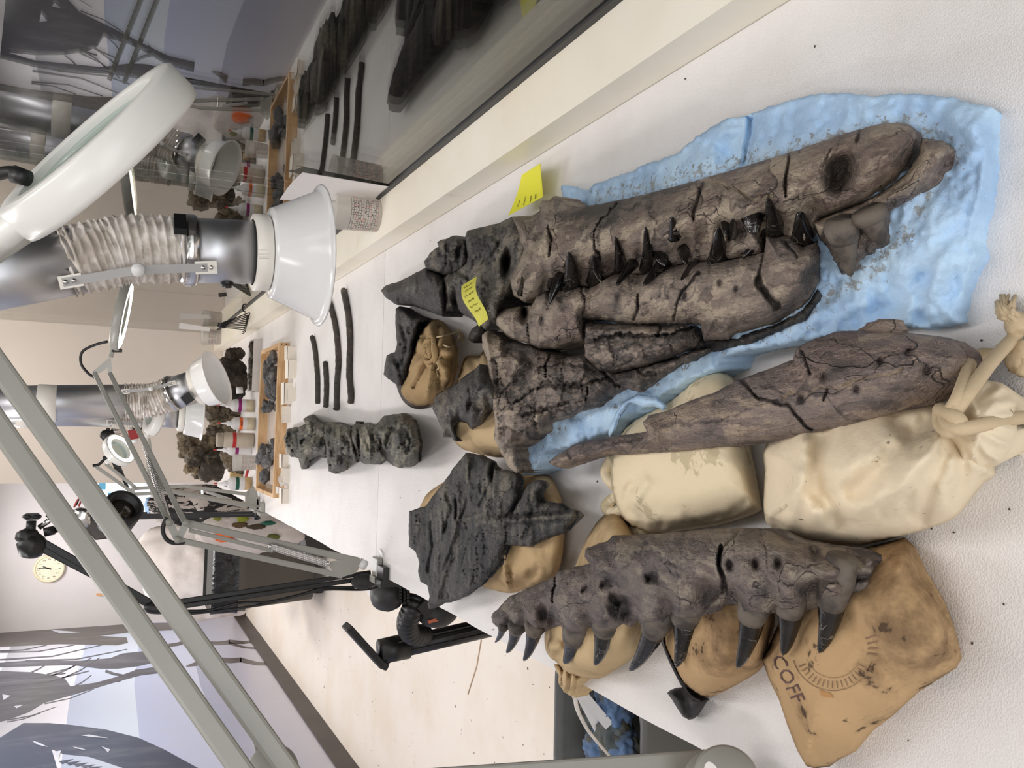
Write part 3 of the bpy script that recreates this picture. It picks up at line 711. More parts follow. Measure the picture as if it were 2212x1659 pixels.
# --- burlap bag
bb = bag('burlap_bag', [(878, 814), (884, 780), (895, 745), (904, 722), (914, 706), (930, 693), (947, 690), (963, 703), (975, 722), (984, 751), (983, 784), (977, 822), (964, 848), (942, 866), (921, 878), (896, 877), (876, 862), (866, 843)], BURLAP, 'small round brown burlap bag tied with thin string, left of the skull', .085, .07, seed=17, key='bb', amp=.002,
    feats=[('r', [(938, 762), (938+70*math.cos(a), 762+95*math.sin(a))], .010, sg*.015) for k, a in enumerate(np.linspace(0, 2*math.pi, 15)[:-1]) for sg in ([1, -1][k % 2],)]+[('b', [(938, 762)], .03, -.012)])
mb = MB(); kc = surf('bb', 938, 762, .004)
for k, (tn, r0_, r1_, rr0) in enumerate([(2.4, .004, .027, .0050), (.8, .022, .030, .0055), (.5, .012, .020, .004)]):
    a = np.linspace(0, tn*2*math.pi, 60)+k*2.1; rd = np.linspace(r0_, r1_, 60)*(1+.12*np.sin(a*2+k))
    mb.tube(np.c_[kc[0]+rd*np.cos(a), kc[1]+rd*np.sin(a)*1.25, kc[2]+.016-.010*rd/.03+.003*np.sin(a*1.5)], rr0*(1+.2*np.sin(a*3)), 8)
build(mb, 'gathered_neck', BURLAP, bb)
rope(np.r_[onsurf('bb', [(934, 742), (940, 730), (955, 726), (972, 722)], .012), rp([(988, 716, .915), (992, 712, .906)])], .0016, 'string', bb, STRING)
rope(np.r_[onsurf('bb', [(958, 745), (972, 750), (982, 745)], .006), rp([(990, 730, .93), (992, 718, .906)])], .0016, 'string', bb, STRING)
rope(onsurf('bb', [(944, 782), (948, 795), (943, 800), (946, 812)], .006), .0018, 'string', bb, STRING)
mb = MB(); c0 = pt(992, 716, z=.905)
for i in range(14): mb.tube([c0, pt(1000+rs.uniform(-4, 5), 728+rs.uniform(-8, 14), z=.902)], [.0012, .0006], 4)
build(mb, 'string_fray', STRING, bb)
# leather strip under the burlap bag
mb = MB(); q = [(856, 832), (862, 850), (872, 868), (888, 880), (905, 884), (920, 882)]
a = np.array([pt(x, y, z=.902) for x, y in q]); b = np.array([pt(x+8, y-8, z=.925) for x, y in q]); n = len(q)
a, b = catmull(a, n=5), catmull(b, n=5); n = len(a); th = V((.003, .003, 0))
mb.add(np.r_[a, b, a+th, b+th], [(i, i+1, n+i+1, n+i) for i in range(n-1)]+[(2*n+i+1, 2*n+i, 3*n+i, 3*n+i+1) for i in range(n-1)]+[(n+i, n+i+1, 3*n+i+1, 3*n+i) for i in range(n-1)])
tag(build(mb, 'leather_strip', plain('dark_leather', lin(62, 50, 42), .7)), 'dark curled leather strip under the edge of the burlap bag', 'strip')
# --- three tan bags under the toothed jaw
j1 = bag('tied_tan_bag', [(1177, 1363), (1190, 1320), (1215, 1275), (1241, 1226), (1259, 1180), (1290, 1127), (1319, 1106), (1345, 1115), (1375, 1160), (1392, 1250), (1388, 1340), (1382, 1386), (1366, 1421), (1326, 1449), (1293, 1466), (1243, 1463), (1219, 1452), (1202, 1430), (1189, 1421), (1178, 1401)], TANL, 'tan bag under the pointed jaw end, its tied neck hanging over the table edge', .085, .055, seed=21, key='j1',
    feats=[('r', [(1182, 1380), (1205, 1372), (1225, 1385)], .008, -.010), ('r', [(1200, 1425), (1225, 1400), (1232, 1375)], .010, -.014), ('r', [(1190, 1400), (1210, 1395), (1222, 1410)], .007, .010), ('r', [(1212, 1440), (1240, 1430), (1290, 1440)], .012, .006), ('r', [(1290, 1130), (1300, 1160), (1275, 1200)], .005, -.006), ('r', [(1300, 1440), (1345, 1415), (1372, 1380)], .003, -.003)])
nk = relief('gathered_neck', [(1198, 1436), (1215, 1440), (1240, 1452), (1253, 1464), (1250, 1480), (1244, 1494), (1236, 1508), (1228, 1502), (1217, 1496), (1209, 1482), (1206, 1462)], TANL, [(1205, 1440, .925), (1245, 1455, .925), (1235, 1505, .885)], .02, .02, j1, step=3, seed=23, base=.86, far=.4, rough=2,
            feats=[('r', [(1214+i*9, 1444), (1213+i*6, 1500)], .0035, .008*(1 if i % 2 else -1)) for i in range(5)], noise=((.003, 60, 3, None),), inset=.003)
rope(rp([(1238, 1500, .885), (1243, 1512, .87), (1246, 1528, .82), (1256, 1552, .74), (1272, 1580, .66), (1298, 1612, .56), (1318, 1634, .47)]), .0035, 'cord', j1, plain('white_cord', lin(236, 230, 222), .8))
j2 = bag('tan_sandbag', [(1432, 1381), (1436, 1404), (1452, 1435), (1470, 1467), (1496, 1492), (1521, 1505), (1546, 1502), (1600, 1474), (1645, 1443), (1665, 1390), (1672, 1320), (1640, 1260), (1560, 1240), (1470, 1262), (1440, 1310)], TAND, 'stained tan sandbag leaning on the black rubber strap, middle of three under the jaw', .082, .05, seed=26, key='j2',
    feats=[('r', [(1448, 1390), (1470, 1430), (1510, 1480), (1560, 1480), (1650, 1430)], .003, -.003), ('r', [(1600, 1420), (1610, 1380), (1600, 1330)], .02, -.010), ('r', [(1620, 1440), (1640, 1380)], .012, .008)])
j3 = bag('printed_coffee_bag', [(1645, 1422), (1657, 1403), (1680, 1350), (1700, 1300), (1780, 1230), (1850, 1188), (1905, 1174), (1934, 1166), (1954, 1160), (1976, 1180), (2002, 1235), (2041, 1300), (2063, 1357), (2078, 1422), (2066, 1443), (2028, 1467), (1983, 1496), (1930, 1545), (1886, 1578), (1850, 1622), (1815, 1640), (1792, 1656), (1760, 1660), (1742, 1655), (1722, 1621), (1700, 1565), (1683, 1512), (1662, 1470)], TAND, 'large stained tan coffee bag printed with faded lettering, rightmost under the jaw', .078, .065, seed=29, key='j3', amp=.003, smooth=False,
    feats=[('r', [(1945, 1165), (1968, 1190), (1990, 1240), (2025, 1300), (2050, 1360), (2066, 1420)], .0025, -.005), ('r', [(1960, 1164), (1990, 1210), (2030, 1290), (2060, 1350), (2074, 1415)], .0035, .005), ('r', [(2010, 1450), (1950, 1492), (1880, 1555), (1815, 1625)], .0022, -.003),
           ('r', [(1830, 1330), (1880, 1400), (1950, 1450), (2010, 1470)], .014, -.010), ('r', [(1850, 1310), (1900, 1390), (1970, 1440)], .02, .010), ('r', [(1700, 1430), (1740, 1520), (1800, 1600)], .018, .006), ('r', [(2040, 1440), (2062, 1425), (2050, 1400)], .008, -.012), ('r', [(1900, 1440), (1960, 1500)], .01, -.006)])
# stamped lettering and ring on the coffee bag
def text_tris(s, size=1.0):
    cu = bpy.data.curves.new('t', 'FONT'); cu.body = s; cu.size = size; cu.resolution_u = 2
    ob = bpy.data.objects.new('t', cu); COL.objects.link(ob); dg = bpy.context.evaluated_depsgraph_get(); dg.update()
    me = bpy.data.meshes.new_from_object(ob.evaluated_get(dg)); vs = [tuple(v.co) for v in me.vertices]; fs = [tuple(p.vertices) for p in me.polygons]
    bpy.data.objects.remove(ob); bpy.data.curves.remove(cu); bpy.data.meshes.remove(me)
    return np.array(vs), fs
def drape(key, pts, up=.0006): return [surf(key, x, y, up) for x, y in pts]
tv, tf = text_tris('COFF', 1)
ex, ey = unit((60, 122))*46, unit((122, -45))*40
mb = MB(); mb.add(drape('j3', [V((1664, 1420))+ex*v[0]+ey*v[1] for v in tv], .0012), tf); build(mb, 'lettering', INK, j3)
mb = MB(); cc = V((1800, 1405))
def arc_strip(r0, r1, a0, a1, n=60, sx=1., sy=.98):
    P0 = [cc+V((sx*r0*math.cos(a), sy*r0*math.sin(a))) for a in np.linspace(a0, a1, n)]; P1 = [cc+V((sx*r1*math.cos(a), sy*r1*math.sin(a))) for a in np.linspace(a0, a1, n)]
    mb.add(drape('j3', P0+P1, .0009), [(i, i+1, n+i+1, n+i) for i in range(n-1)])
arc_strip(88, 89.5, .3, 2.9); arc_strip(60, 61, .4, 2.6)
for a in np.linspace(.5, 2.7, 17):
    p0, p1 = cc+66*V((math.cos(a), math.sin(a))), cc+82*V((math.cos(a), math.sin(a))); nn = V((-math.sin(a), math.cos(a)))*1.1
    mb.add(drape('j3', [p0-nn, p1-nn, p1+nn, p0+nn], .0009), [(0, 1, 2, 3)])
for a in (-.35, -.2, -.05, .1):
    p0, p1 = cc+74*V((math.cos(a), math.sin(a))), cc+96*V((math.cos(a), math.sin(a))); nn = V((-math.sin(a), math.cos(a)))*2
    mb.add(drape('j3', [p0-nn, p1-nn, p1+nn, p0+nn], .0009), [(0, 1, 2, 3)])
build(mb, 'stamped_seal', INKS, j3)
mb = MB(); mb.add(drape('j3', [(1768, 1490), (1795, 1498), (1800, 1508), (1775, 1504)], .0009), [(0, 1, 2, 3)]); build(mb, 'orange_stain', INKO, j3)
# black rubber strap
st = [(1427, 1384, .93, .965), (1436, 1408, .925, .965), (1450, 1440, .915, .955), (1472, 1482, .902, .94), (1492, 1512, .901, .93), (1512, 1524, .901, .925)]
lo_ = np.array([pt(x, y, z=a) for x, y, a, b in st]); hi_ = np.array([pt(x+3, y-5, z=b) for x, y, a, b in st]); lo_, hi_ = catmull(lo_, n=5), catmull(hi_, n=5); n = len(lo_)
mb = MB(); th = V((.003, .002, 0)); mb.add(np.r_[lo_, hi_, lo_+th, hi_+th], [(i, n+i, n+i+1, i+1) for i in range(n-1)]+[(2*n+i+1, 3*n+i+1, 3*n+i, 2*n+i) for i in range(n-1)]+[(n+i, 3*n+i, 3*n+i+1, n+i+1) for i in range(n-1)])
stp = thing('rubber_strap', 'black rubber strap folded beside the middle sandbag under the jaw', 'strap', pt(1485, 1510, z=.9))
build(mb, 'strap_band', RUBBER, stp)
relief('strap_end', [(1441, 1497), (1449, 1490), (1460, 1486), (1480, 1484), (1500, 1496), (1521, 1507), (1529, 1512), (1518, 1530), (1498, 1553), (1488, 1555), (1475, 1548), (1463, 1530), (1452, 1512)], RUBBER, .905, .028, .022, stp, step=4, seed=31, far=.6, noise=((.0012, 40, 3, None),), feats=[('r', [(1452, 1500), (1478, 1545)], .006, .006), ('r', [(1475, 1490), (1490, 1540)], .008, -.006)])

# ------------------------------------------------------------------ the skull in its blue lined cradle
cr = thing('blue_lined_cradle', 'blue paper towel lined plaster cradle under the big skull', 'cradle', pt(1700, 520, z=.9))
relief('towel_lining', [(1212, 402), (1225, 401), (1250, 409), (1266, 418), (1283, 398), (1326, 383), (1349, 377), (1399, 352), (1457, 336), (1506, 295), (1564, 258), (1621, 245), (1696, 220), (1753, 204), (1815, 200), (1890, 206), (1960, 203), (2001, 204), (2054, 208), (2090, 222), (2141, 231), (2137, 254), (2133, 336), (2118, 423), (2096, 513), (2108, 550), (2091, 592), (2083, 633), (2071, 699), (2001, 711), (1918, 703),
        (1836, 720), (1733, 736), (1671, 748), (1617, 757), (1560, 773), (1547, 798), (1506, 814), (1440, 850), (1352, 905), (1324, 930), (1288, 946), (1250, 961), (1200, 971), (1172, 986), (1160, 1014), (1136, 1027), (1122, 1018), (1126, 990), (1140, 955), (1170, 925), (1215, 890), (1290, 850), (1360, 800), (1300, 760), (1250, 600), (1220, 470)],
       BLUE, [(1250, 410, .915), (1600, 250, .92), (2100, 240, .918), (2080, 690, .915), (1700, 735, .945), (1450, 845, .955), (1250, 955, .95), (1140, 1000, .945), (1900, 500, .935), (1500, 550, .945), (1300, 600, .94)], .012, .03, cr, step=6, seed=40, far=.4, rough=3, key='cloth',
       noise=((.009, 14, 4, None), (-.010, 28, 4, None), (.003, 80, 3, None)), dust0=.1,
       feats=[('r', [(1622, 245), (1620, 290), (1608, 350)], .005, -.02), ('r', [(1570, 330), (1600, 360)], .02, -.012), ('r', [(2040, 560), (2000, 640), (1960, 690)], .01, .012), ('r', [(2000, 600), (1985, 680)], .008, -.012), ('r', [(1920, 650), (1850, 690)], .01, -.012), ('r', [(2060, 250), (2110, 300)], .01, .01)],
       dust=[([(1300, 430), (1500, 380), (1750, 310), (1980, 260), (2060, 330), (1990, 450), (1900, 580), (1800, 640), (1700, 700)], 45, .8), ([(1650, 720), (1500, 780), (1350, 870), (1200, 930), (1140, 1010)], 30, .6)])
sh = [(1420, 858), (1437, 872), (1444, 882), (1432, 888), (1418, 878), (1395, 880), (1360, 870), (1340, 898), (1328, 935), (1321, 950), (1312, 938), (1326, 900), (1345, 868), (1380, 850)]
relief('torn_towel_strip', sh, BLUE, .965, .012, .015, cr, step=4, seed=43, thick=.002, rough=2, noise=((-.005, 40, 3, None),), dust0=0, base=.91)

sk = thing('toothed_skull', 'huge dark fossil skull with rows of black teeth, lying in the blue lined cradle', 'skull', pt(1500, 600, z=.93))
NB = ((.0050, 16, 4, (1, .5, 1)), (-.0030, 42, 4, (1, .4, 1)), (-.0014, 120, 3, (1, .5, 1)), (.0007, 260, 2, None))
# rear braincase pieces
relief('rear_process', [(822, 628), (835, 616), (866, 606), (896, 590), (919, 578), (931, 583), (952, 593), (962, 603), (960, 628), (964, 654), (958, 684), (944, 679), (921, 671), (896, 661), (858, 659), (835, 644)], B_DARK, [(822, 630, .925), (960, 640, .955)], .05, .035, sk, step=3.4, frac=((.05, 1, 1, .004, .002, .0012, .3), (.016, 1, 1, .0014, .0012, .0008, .25)), seed=50, rough=1, noise=NB, base=.91, dust0=.2,
       feats=[('r', [(826, 640), (850, 630), (900, 612), (940, 600)], .012, .008), ('r', [(860, 650), (880, 660)], .01, -.006)])
relief('upper_matrix_block', [(919, 578), (916, 565), (929, 547), (947, 532), (944, 522), (972, 512), (987, 508), (1003, 512), (1010, 527), (1012, 568), (990, 590), (962, 598), (931, 586)], B_DARK, .95, .06, .035, sk, step=3.4, frac=((.03, 1, 1, .008, .003, .0015, .4), (.012, 1, 1, .002, .0014, .0009, .3)), seed=51, rough=1.5, noise=((.008, 30, 4, None), (-.004, 60, 4, None)), base=.91, dust0=.45, feats=[('r', [(945, 525), (1003, 515)], .008, .01), ('b', [(990, 550)], .015, -.02)])
relief('braincase', [(1004, 512), (1010, 498), (1048, 489), (1078, 482), (1106, 468), (1147, 466), (1170, 470), (1165, 510), (1140, 560), (1128, 600), (1100, 640), (1085, 663), (1072, 700), (1048, 712), (1020, 690), (995, 675), (980, 650), (982, 671), (962, 675), (960, 628), (958, 600), (985, 580), (1007, 566)], B_DARK, [(1010, 510, .955), (1130, 480, .96), (1060, 690, .955), (970, 650, .945)], .055, .035, sk, step=3.4, frac=((.045, 1, 1, .006, .003, .0014, .35), (.015, 1, 1, .0018, .0013, .0009, .3)), seed=52, rough=1, noise=NB, base=.91, dust0=.55,
       feats=[('b', [(1094, 567)], .016, -.07, -.6), ('r', [(1010, 590), (1060, 560), (1080, 520)], .006, -.008), ('r', [(985, 585), (1010, 600), (1030, 650)], .005, -.010), ('r', [(1080, 620), (1060, 650), (1070, 680)], .02, .01, .2), ('r', [(1068, 490), (1078, 540)], .004, -.006), ('r', [(1030, 640), (1075, 640)], .003, -.004), ('r', [(1030, 625), (1080, 622)], .003, -.004)], dust=[([(1130, 520)], 50, .4)])
relief('hyoid_lump', [(1013, 722), (1020, 710), (1034, 700), (1046, 700), (1045, 715), (1034, 733), (1022, 741), (1012, 733)], B_DARK, .93, .03, .02, sk, step=4, frac=((.016, 1, 1, .0014, .0012, .0009, .3),), seed=53, noise=NB, base=.902)
relief('quadrate', [(939, 862), (942, 852), (962, 842), (987, 826), (1005, 810), (1023, 799), (1035, 786), (1048, 796), (1060, 804), (1072, 830), (1076, 872), (1053, 892), (1038, 918), (1020, 928), (1007, 915), (992, 915), (982, 923), (988, 953), (980, 951), (969, 935), (958, 944), (954, 923), (949, 913), (942, 897), (933, 882)], B_DARK, [(940, 870, .95), (1060, 840, .975)], .055, .04, sk, step=3.4, frac=((.045, 1, 1, .005, .003, .0014, .35), (.014, 1, 1, .0016, .0012, .0009, .3)), seed=54, rough=1.5, noise=NB, base=.93, dust0=0.50,
       feats=[('r', [(1008, 850), (1040, 842), (1070, 838)], .018, .022), ('r', [(1015, 875), (1055, 868)], .012, -.02), ('b', [(1020, 893)], .014, .012), ('r', [(955, 905), (990, 900)], .012, -.012), ('r', [(1012, 840), (1018, 858), (1014, 872)], .004, -.006)])
# lower rear plate with its long torn edge
relief('rear_jaw_plate', [(1040, 723), (1055, 713), (1083, 725), (1090, 735), (1149, 748), (1187, 764), (1210, 774), (1263, 766), (1290, 790), (1330, 805), (1380, 794), (1440, 776), (1500, 756), (1530, 752), (1520, 765), (1480, 787), (1420, 825), (1380, 846), (1352, 838), (1314, 857), (1293, 877), (1225, 897), (1215, 905), (1200, 908), (1174, 915), (1169, 933), (1144, 951), (1139, 956), (1116, 968), (1124, 984), (1124, 1016), (1116, 1024), (1098, 1009), (1086, 986), (1068, 948), (1069, 903), (1063, 865), (1055, 842), (1055, 801), (1050, 771), (1043, 751)], B_SKULL, [(1050, 730, .955), (1060, 900, .985), (1115, 1010, .97), (1250, 870, .97), (1480, 770, .96)], .045, .03, sk, step=3.2, frac=((.055, .7, 1.3, .006, .004, .0015, .3), (.016, .6, 1.5, .0018, .0016, .0009, .3)), seed=55, rough=1.5, noise=NB, base=.93, dust0=0.57, key='rp',
       feats=[('r', [(1092, 752), (1125, 760), (1145, 785), (1135, 805), (1115, 815)], .014, -.016, -.5), ('b', [(1118, 785)], .022, .014, .3), ('c', [(1187, 766), (1178, 790), (1178, 815)], .003, -.016, -.6), ('c', [(1110, 870), (1160, 840), (1200, 832), (1260, 835), (1310, 815)], .003, -.010, -.3), ('c', [(1130, 897), (1180, 885), (1230, 868)], .003, -.009, -.3), ('c', [(1270, 840), (1265, 868)], .003, -.012, -.5), ('c', [(1300, 800), (1320, 822), (1340, 835)], .0028, -.012, -.5),
              ('c', [(1165, 795), (1230, 785), (1290, 800)], .0026, -.007, -.3), ('r', [(1140, 850), (1220, 850), (1300, 830)], .012, .006), ('r', [(1050, 725), (1060, 790), (1066, 880), (1075, 940)], .010, .012, .4), ('c', [(1380, 800), (1420, 812)], .003, -.01, -.4), ('r', [(1130, 940), (1100, 960), (1090, 985)], .006, -.008), ('r', [(1180, 835), (1240, 858), (1300, 850)], .005, .006), ('c', [(1340, 805), (1400, 790), (1470, 772)], .0026, -.008, -.4)],
       dust=[([(1060, 730), (1075, 760)], 28, .6), ([(1220, 820), (1380, 800)], 40, -.1)])
relief('crumbly_matrix', [(1495, 708), (1580, 730), (1680, 700), (1740, 662), (1768, 622), (1778, 640), (1748, 690), (1692, 714), (1622, 742), (1560, 758), (1500, 772)], B_DARK, .948, .018, .02, sk, step=4, frac=((.018, 1, 1, .006, .003, .0013, .5),), seed=56, rough=2, noise=((-.009, 40, 4, None), (.004, 90, 3, None)), base=.93, dust0=.25)
relief('lower_slab', [(1262, 695), (1340, 699), (1430, 703), (1500, 703), (1514, 730), (1505, 750), (1450, 775), (1380, 796), (1310, 813), (1286, 803), (1263, 772)], B_SKULL, .962, .042, .022, sk, step=3.2, frac=((.05, .6, 1.6, .004, .004, .0014, .3), (.014, .6, 1.6, .0014, .0013, .0008, .3)), seed=57, rough=1.2, noise=NB, base=.93, dust0=0.62,
       feats=[('c', [(1262, 738), (1340, 722), (1430, 722), (1498, 712)], .003, -.014, -.5), ('r', [(1270, 715), (1345, 711), (1430, 713)], .006, .007, .2), ('r', [(1275, 762), (1380, 756), (1490, 736)], .014, .01), ('b', [(1498, 728)], .018, -.02, -.4), ('c', [(1425, 705), (1420, 722)], .003, -.01, -.4)], dust=[([(1280, 750), (1490, 730)], 16, -.1)])
# dentary (lower tooth bearing bone)
relief('dentary', [(1071, 677), (1090, 664), (1124, 661), (1149, 660), (1160, 636), (1180, 622), (1188, 630), (1215, 625), (1228, 612), (1250, 612), (1271, 620), (1290, 612), (1325, 590), (1345, 585), (1382, 592), (1424, 578), (1473, 570), (1498, 565), (1564, 560), (1589, 557), (1650, 545), (1655, 507), (1712, 505), (1737, 528), (1766, 520), (1772, 571), (1768, 612), (1754, 640), (1733, 666), (1671, 699), (1589, 722), (1576, 734), (1520, 737), (1512, 702), (1424, 700), (1380, 702), (1300, 692), (1262, 692), (1262, 735), (1240, 740), (1200, 754), (1165, 754), (1144, 742), (1114, 735), (1096, 727), (1073, 704)], B_SKULL, [(1080, 690, .962), (1400, 650, .965), (1740, 600, .95), (1550, 725, .95)], .055, .035, sk, step=3.2, frac=((.075, 1, 1.2, .003, .0025, .0011, .25), (.018, .7, 1.3, .0010, .0010, .0008, .3)), seed=58, rough=1.2, noise=NB, base=.93, dust0=0.72, key='dent',
       feats=[('c', [(1140, 690), (1143, 738)], .003, -.008, -.3), ('c', [(1254, 612), (1262, 650), (1258, 690)], .0028, -.008, -.2), ('c', [(1380, 640), (1378, 670), (1368, 690)], .004, -.010, -.5), ('c', [(1510, 590), (1475, 630), (1460, 660), (1458, 695)], .0025, -.009, -.4), ('c', [(1640, 605), (1655, 640), (1678, 660)], .006, -.014, -.5), ('r', [(1690, 690), (1740, 640), (1760, 590)], .012, -.010, -.3), ('b', [(1133, 674)], .014, -.05, -.9), ('b', [(1170, 692), (1335, 646)], .007, -.006, -.5), ('b', [(1590, 625), (1555, 610), (1480, 640)], .004, -.006, -.5),
              ('c', [(1645, 555), (1640, 600)], .0025, -.006, -.3), ('r', [(1400, 612), (1500, 590), (1620, 575)], .014, .008, .1), ('r', [(1160, 650), (1240, 640), (1330, 612)], .012, .006), ('c', [(1700, 520), (1720, 560)], .0025, -.006, -.3)],
       dust=[([(1090, 720), (1180, 735), (1250, 720)], 22, -.15), ([(1740, 600), (1700, 670)], 40, -.35)])
# upper jaw and snout
relief('front_matrix', [(1765, 505), (1800, 488), (1850, 472), (1920, 448), (1922, 500), (1916, 525), (1892, 540), (1862, 560), (1850, 584), (1818, 592), (1802, 562), (1786, 532)], B_SKULL, .945, .022, .02, sk, step=3.4, seed=61, rough=2, noise=((-.007, 36, 4, None), (.003, 90, 3, None)), base=.92, dust0=.45, frac=((.016, 1, 1, .004, .002, .0012, .4),))
relief('lower_snout_ridge', [(1755, 480), (1800, 462), (1860, 440), (1915, 408), (1960, 372), (1985, 330), (1990, 298), (2017, 301), (2040, 305), (2054, 320), (2042, 352), (2009, 402), (1976, 427), (1939, 449), (1915, 462), (1860, 482), (1805, 506), (1772, 520)], B_SKULL, [(1780, 500, .95), (2030, 320, .94), (1900, 520, .935)], .045, .03, sk, step=3.2, frac=((.05, 1, 1, .003, .0018, .0010, .25), (.014, 1, 1, .0010, .0009, .0008, .3)), seed=59, rough=1, noise=NB, base=.92, dust0=0.48, key='ridge',
       feats=[('r', [(1765, 492), (1870, 452), (1950, 410), (2010, 360)], .010, .010, .2), ('r', [(1780, 510), (1880, 470), (1920, 450)], .007, -.010, -.4), ('r', [(1790, 482), (1880, 445), (1960, 390)], .004, -.005, -.2), ('r', [(1960, 330), (1990, 310)], .006, -.01)])
relief('upper_jaw', [(1106, 468), (1147, 466), (1167, 456), (1164, 444), (1172, 432), (1185, 433), (1200, 422), (1217, 433), (1225, 444), (1250, 447), (1300, 440), (1380, 423), (1494, 393), (1600, 362), (1704, 330), (1815, 291), (1898, 268), (1940, 264), (1962, 269), (1977, 280), (1982, 300), (1975, 325), (1962, 358), (1925, 395), (1880, 425), (1836, 445), (1770, 470), (1757, 500), (1740, 530), (1700, 512), (1655, 508), (1648, 548), (1589, 560), (1500, 568), (1424, 582), (1382, 595), (1325, 592), (1271, 622), (1225, 618), (1190, 632), (1160, 640), (1135, 655), (1110, 640), (1098, 600), (1120, 560), (1118, 510)], B_SKULL, [(1130, 480, .965), (1180, 440, .965), (1500, 420, .95), (1900, 290, .94), (1960, 330, .945), (1750, 500, .955), (1400, 580, .962), (1150, 630, .97)], .075, .055, sk, step=3.2, frac=((.085, .9, 1.3, .003, .0028, .0011, .25), (.018, .7, 1.3, .0011, .0011, .0008, .3)), seed=60, rough=1, noise=NB, base=.93, dust0=0.62, key='uj', far=.35,
       feats=[('b', [(1818, 374)], .017, -.045, -.8), ('b', [(1800, 390), (1830, 362)], .012, -.012, -.4), ('r', [(1740, 385), (1770, 372), (1800, 358)], .008, -.008, -.2), ('c', [(1706, 332), (1698, 380), (1696, 425)], .0028, -.012, -.6), ('c', [(1518, 398), (1508, 430), (1498, 468)], .005, -.010, -.5), ('c', [(1514, 388), (1589, 410), (1622, 427), (1671, 423)], .003, -.009, .5), ('c', [(1850, 285), (1846, 312)], .0028, -.008, -.4), ('c', [(1792, 325), (1776, 360)], .002, -.005, -.4), ('c', [(1334, 441), (1301, 469), (1283, 502), (1283, 527), (1296, 555)], .0026, -.011, -.5),
              ('c', [(1182, 492), (1192, 520), (1187, 548)], .004, -.012, -.4), ('r', [(1176, 517), (1140, 560), (1113, 603)], .010, .014, .3), ('r', [(1105, 545), (1150, 540), (1170, 510)], .012, -.016, -.2), ('b', [(1180, 446)], .014, .014, .2), ('b', [(1200, 434)], .014, .012), ('r', [(1225, 520), (1300, 480), (1400, 450)], .02, .006, -.25), ('r', [(1240, 470), (1330, 448)], .014, -.004, -.3),
              ('r', [(1180, 615), (1240, 592), (1330, 570), (1430, 545), (1530, 530), (1650, 490), (1740, 470)], .018, -.022, -.1), ('b', [(1480, 520), (1520, 505), (1560, 490)], .018, -.014, .3), ('b', [(1745, 435)], .016, -.012, .3), ('r', [(1560, 450), (1640, 430), (1700, 440)], .012, .008), ('b', [(1880, 340)], .03, .006), ('b', [(1290, 560), (1380, 545), (1600, 500)], .010, -.012, -.4), ('r', [(1960, 300), (1945, 350), (1900, 395)], .008, -.004, -.2), ('b', [(1400, 442)], .008, -.003, -.4)],
       dust=[([(1800, 330), (1940, 300)], 90, -.3), ([(1300, 460), (1420, 430)], 40, -.2), ([(1280, 520), (1450, 480), (1600, 440)], 35, .2)])
# teeth of the skull
def tooth(parent, b, t, wpx, zb_, zt_, root_len=0, key=None, bend=.04, flat=.85, nm='tooth', mat=None, n=12):
    B, Tp = pt(*b, z=zb_), pt(*t, z=zt_); ax = Tp-B; L = np.linalg.norm(ax); axu = ax/L
    scale = FPX/np.linalg.norm(B-CAM); r = wpx/2/scale
    u = unit(np.cross(axu, CAM-B)); v = np.cross(u, axu); m = 14; vs = []; fs = []
    for i in range(m+1):
        s = i/m; rr = r*(1-.62*s)*(1-s**5)**.5+r*.02
        c = B+ax*s+u*bend*L*(s*(1-s))*1.6
        for k in range(n):
            a = 2*math.pi*k/n; f = 1+.06*math.cos(a*6+i*.3)
            vs.append(c+rr*f*(math.cos(a)*u+flat*math.sin(a)*v))
    fs = [(i*n+k, i*n+(k+1) % n, (i+1)*n+(k+1) % n, (i+1)*n+k) for i in range(m) for k in range(n)]+[tuple(m*n+k for k in range(n)), tuple(range(n-1, -1, -1))]
    me = MB().add(vs, fs); o = build(me, nm, mat or ENAMEL, parent)
    if root_len:
        q = MB(); pts = [B-axu*root_len, B-axu*root_len*.55, B-axu*root_len*.1, B+axu*L*.05]; q.tube(pts, [r*1.15, r*1.4, r*1.2, r*1.02], 16)
        build(q, 'tooth_root', ROOT, o)
    return o
def near_z(key, p):
    q, z = SURF[key]; d = np.hypot(q[:, 0]-p[0], q[:, 1]-p[1]); k = int(d.argmin()); return float(z[k]) if d[k] < 12 else .9
for b, t, w_, up in [((1341, 582), (1329, 511), 26, .025), ((1397, 582), (1394, 489), 27, .03), ((1457, 512), (1450, 468), 27, .02), ((1549, 566), (1551, 489), 36, .02), ((1580, 512), (1582, 472), 22, .015), ((1675, 512), (1657, 427), 36, .035), ((1733, 530), (1727, 456), 46, .015),
                     ((1660, 503), (1603, 559), 27, .03), ((1374, 563), (1331, 618), 23, .03), ((1440, 563), (1389, 618), 26, .03), ((1502, 571), (1471, 606), 18, .025), ((1235, 622), (1228, 544), 37, .025), ((1217, 590), (1185, 658), 26, .035), ((1197, 620), (1187, 547), 26, .025), ((1098, 648), (1090, 598), 20, .02), ((1283, 608), (1281, 552), 30, .012),
                     ((1477, 528), (1481, 570), 28, .02), ((1125, 634), (1127, 595), 15, .02), ((1626, 466), (1630, 508), 42, .005), ((1570, 480), (1568, 510), 20, .01), ((1280, 560), (1300, 612), 18, .015), ((1425, 545), (1436, 575), 30, .01)]:
    z0 = max(near_z('uj', b), near_z('dent', b))-.003; z1 = max(z0+up*.6, max(near_z('uj', t), near_z('dent', t))+.012); tooth(sk, b, t, w_*1.12, z0, z1)
o = tooth(sk, (1824, 520), (1838, 598), 50, .982, .966, .02, mat=ROOT, bend=0); o['label'] = 'grey broken front tooth'
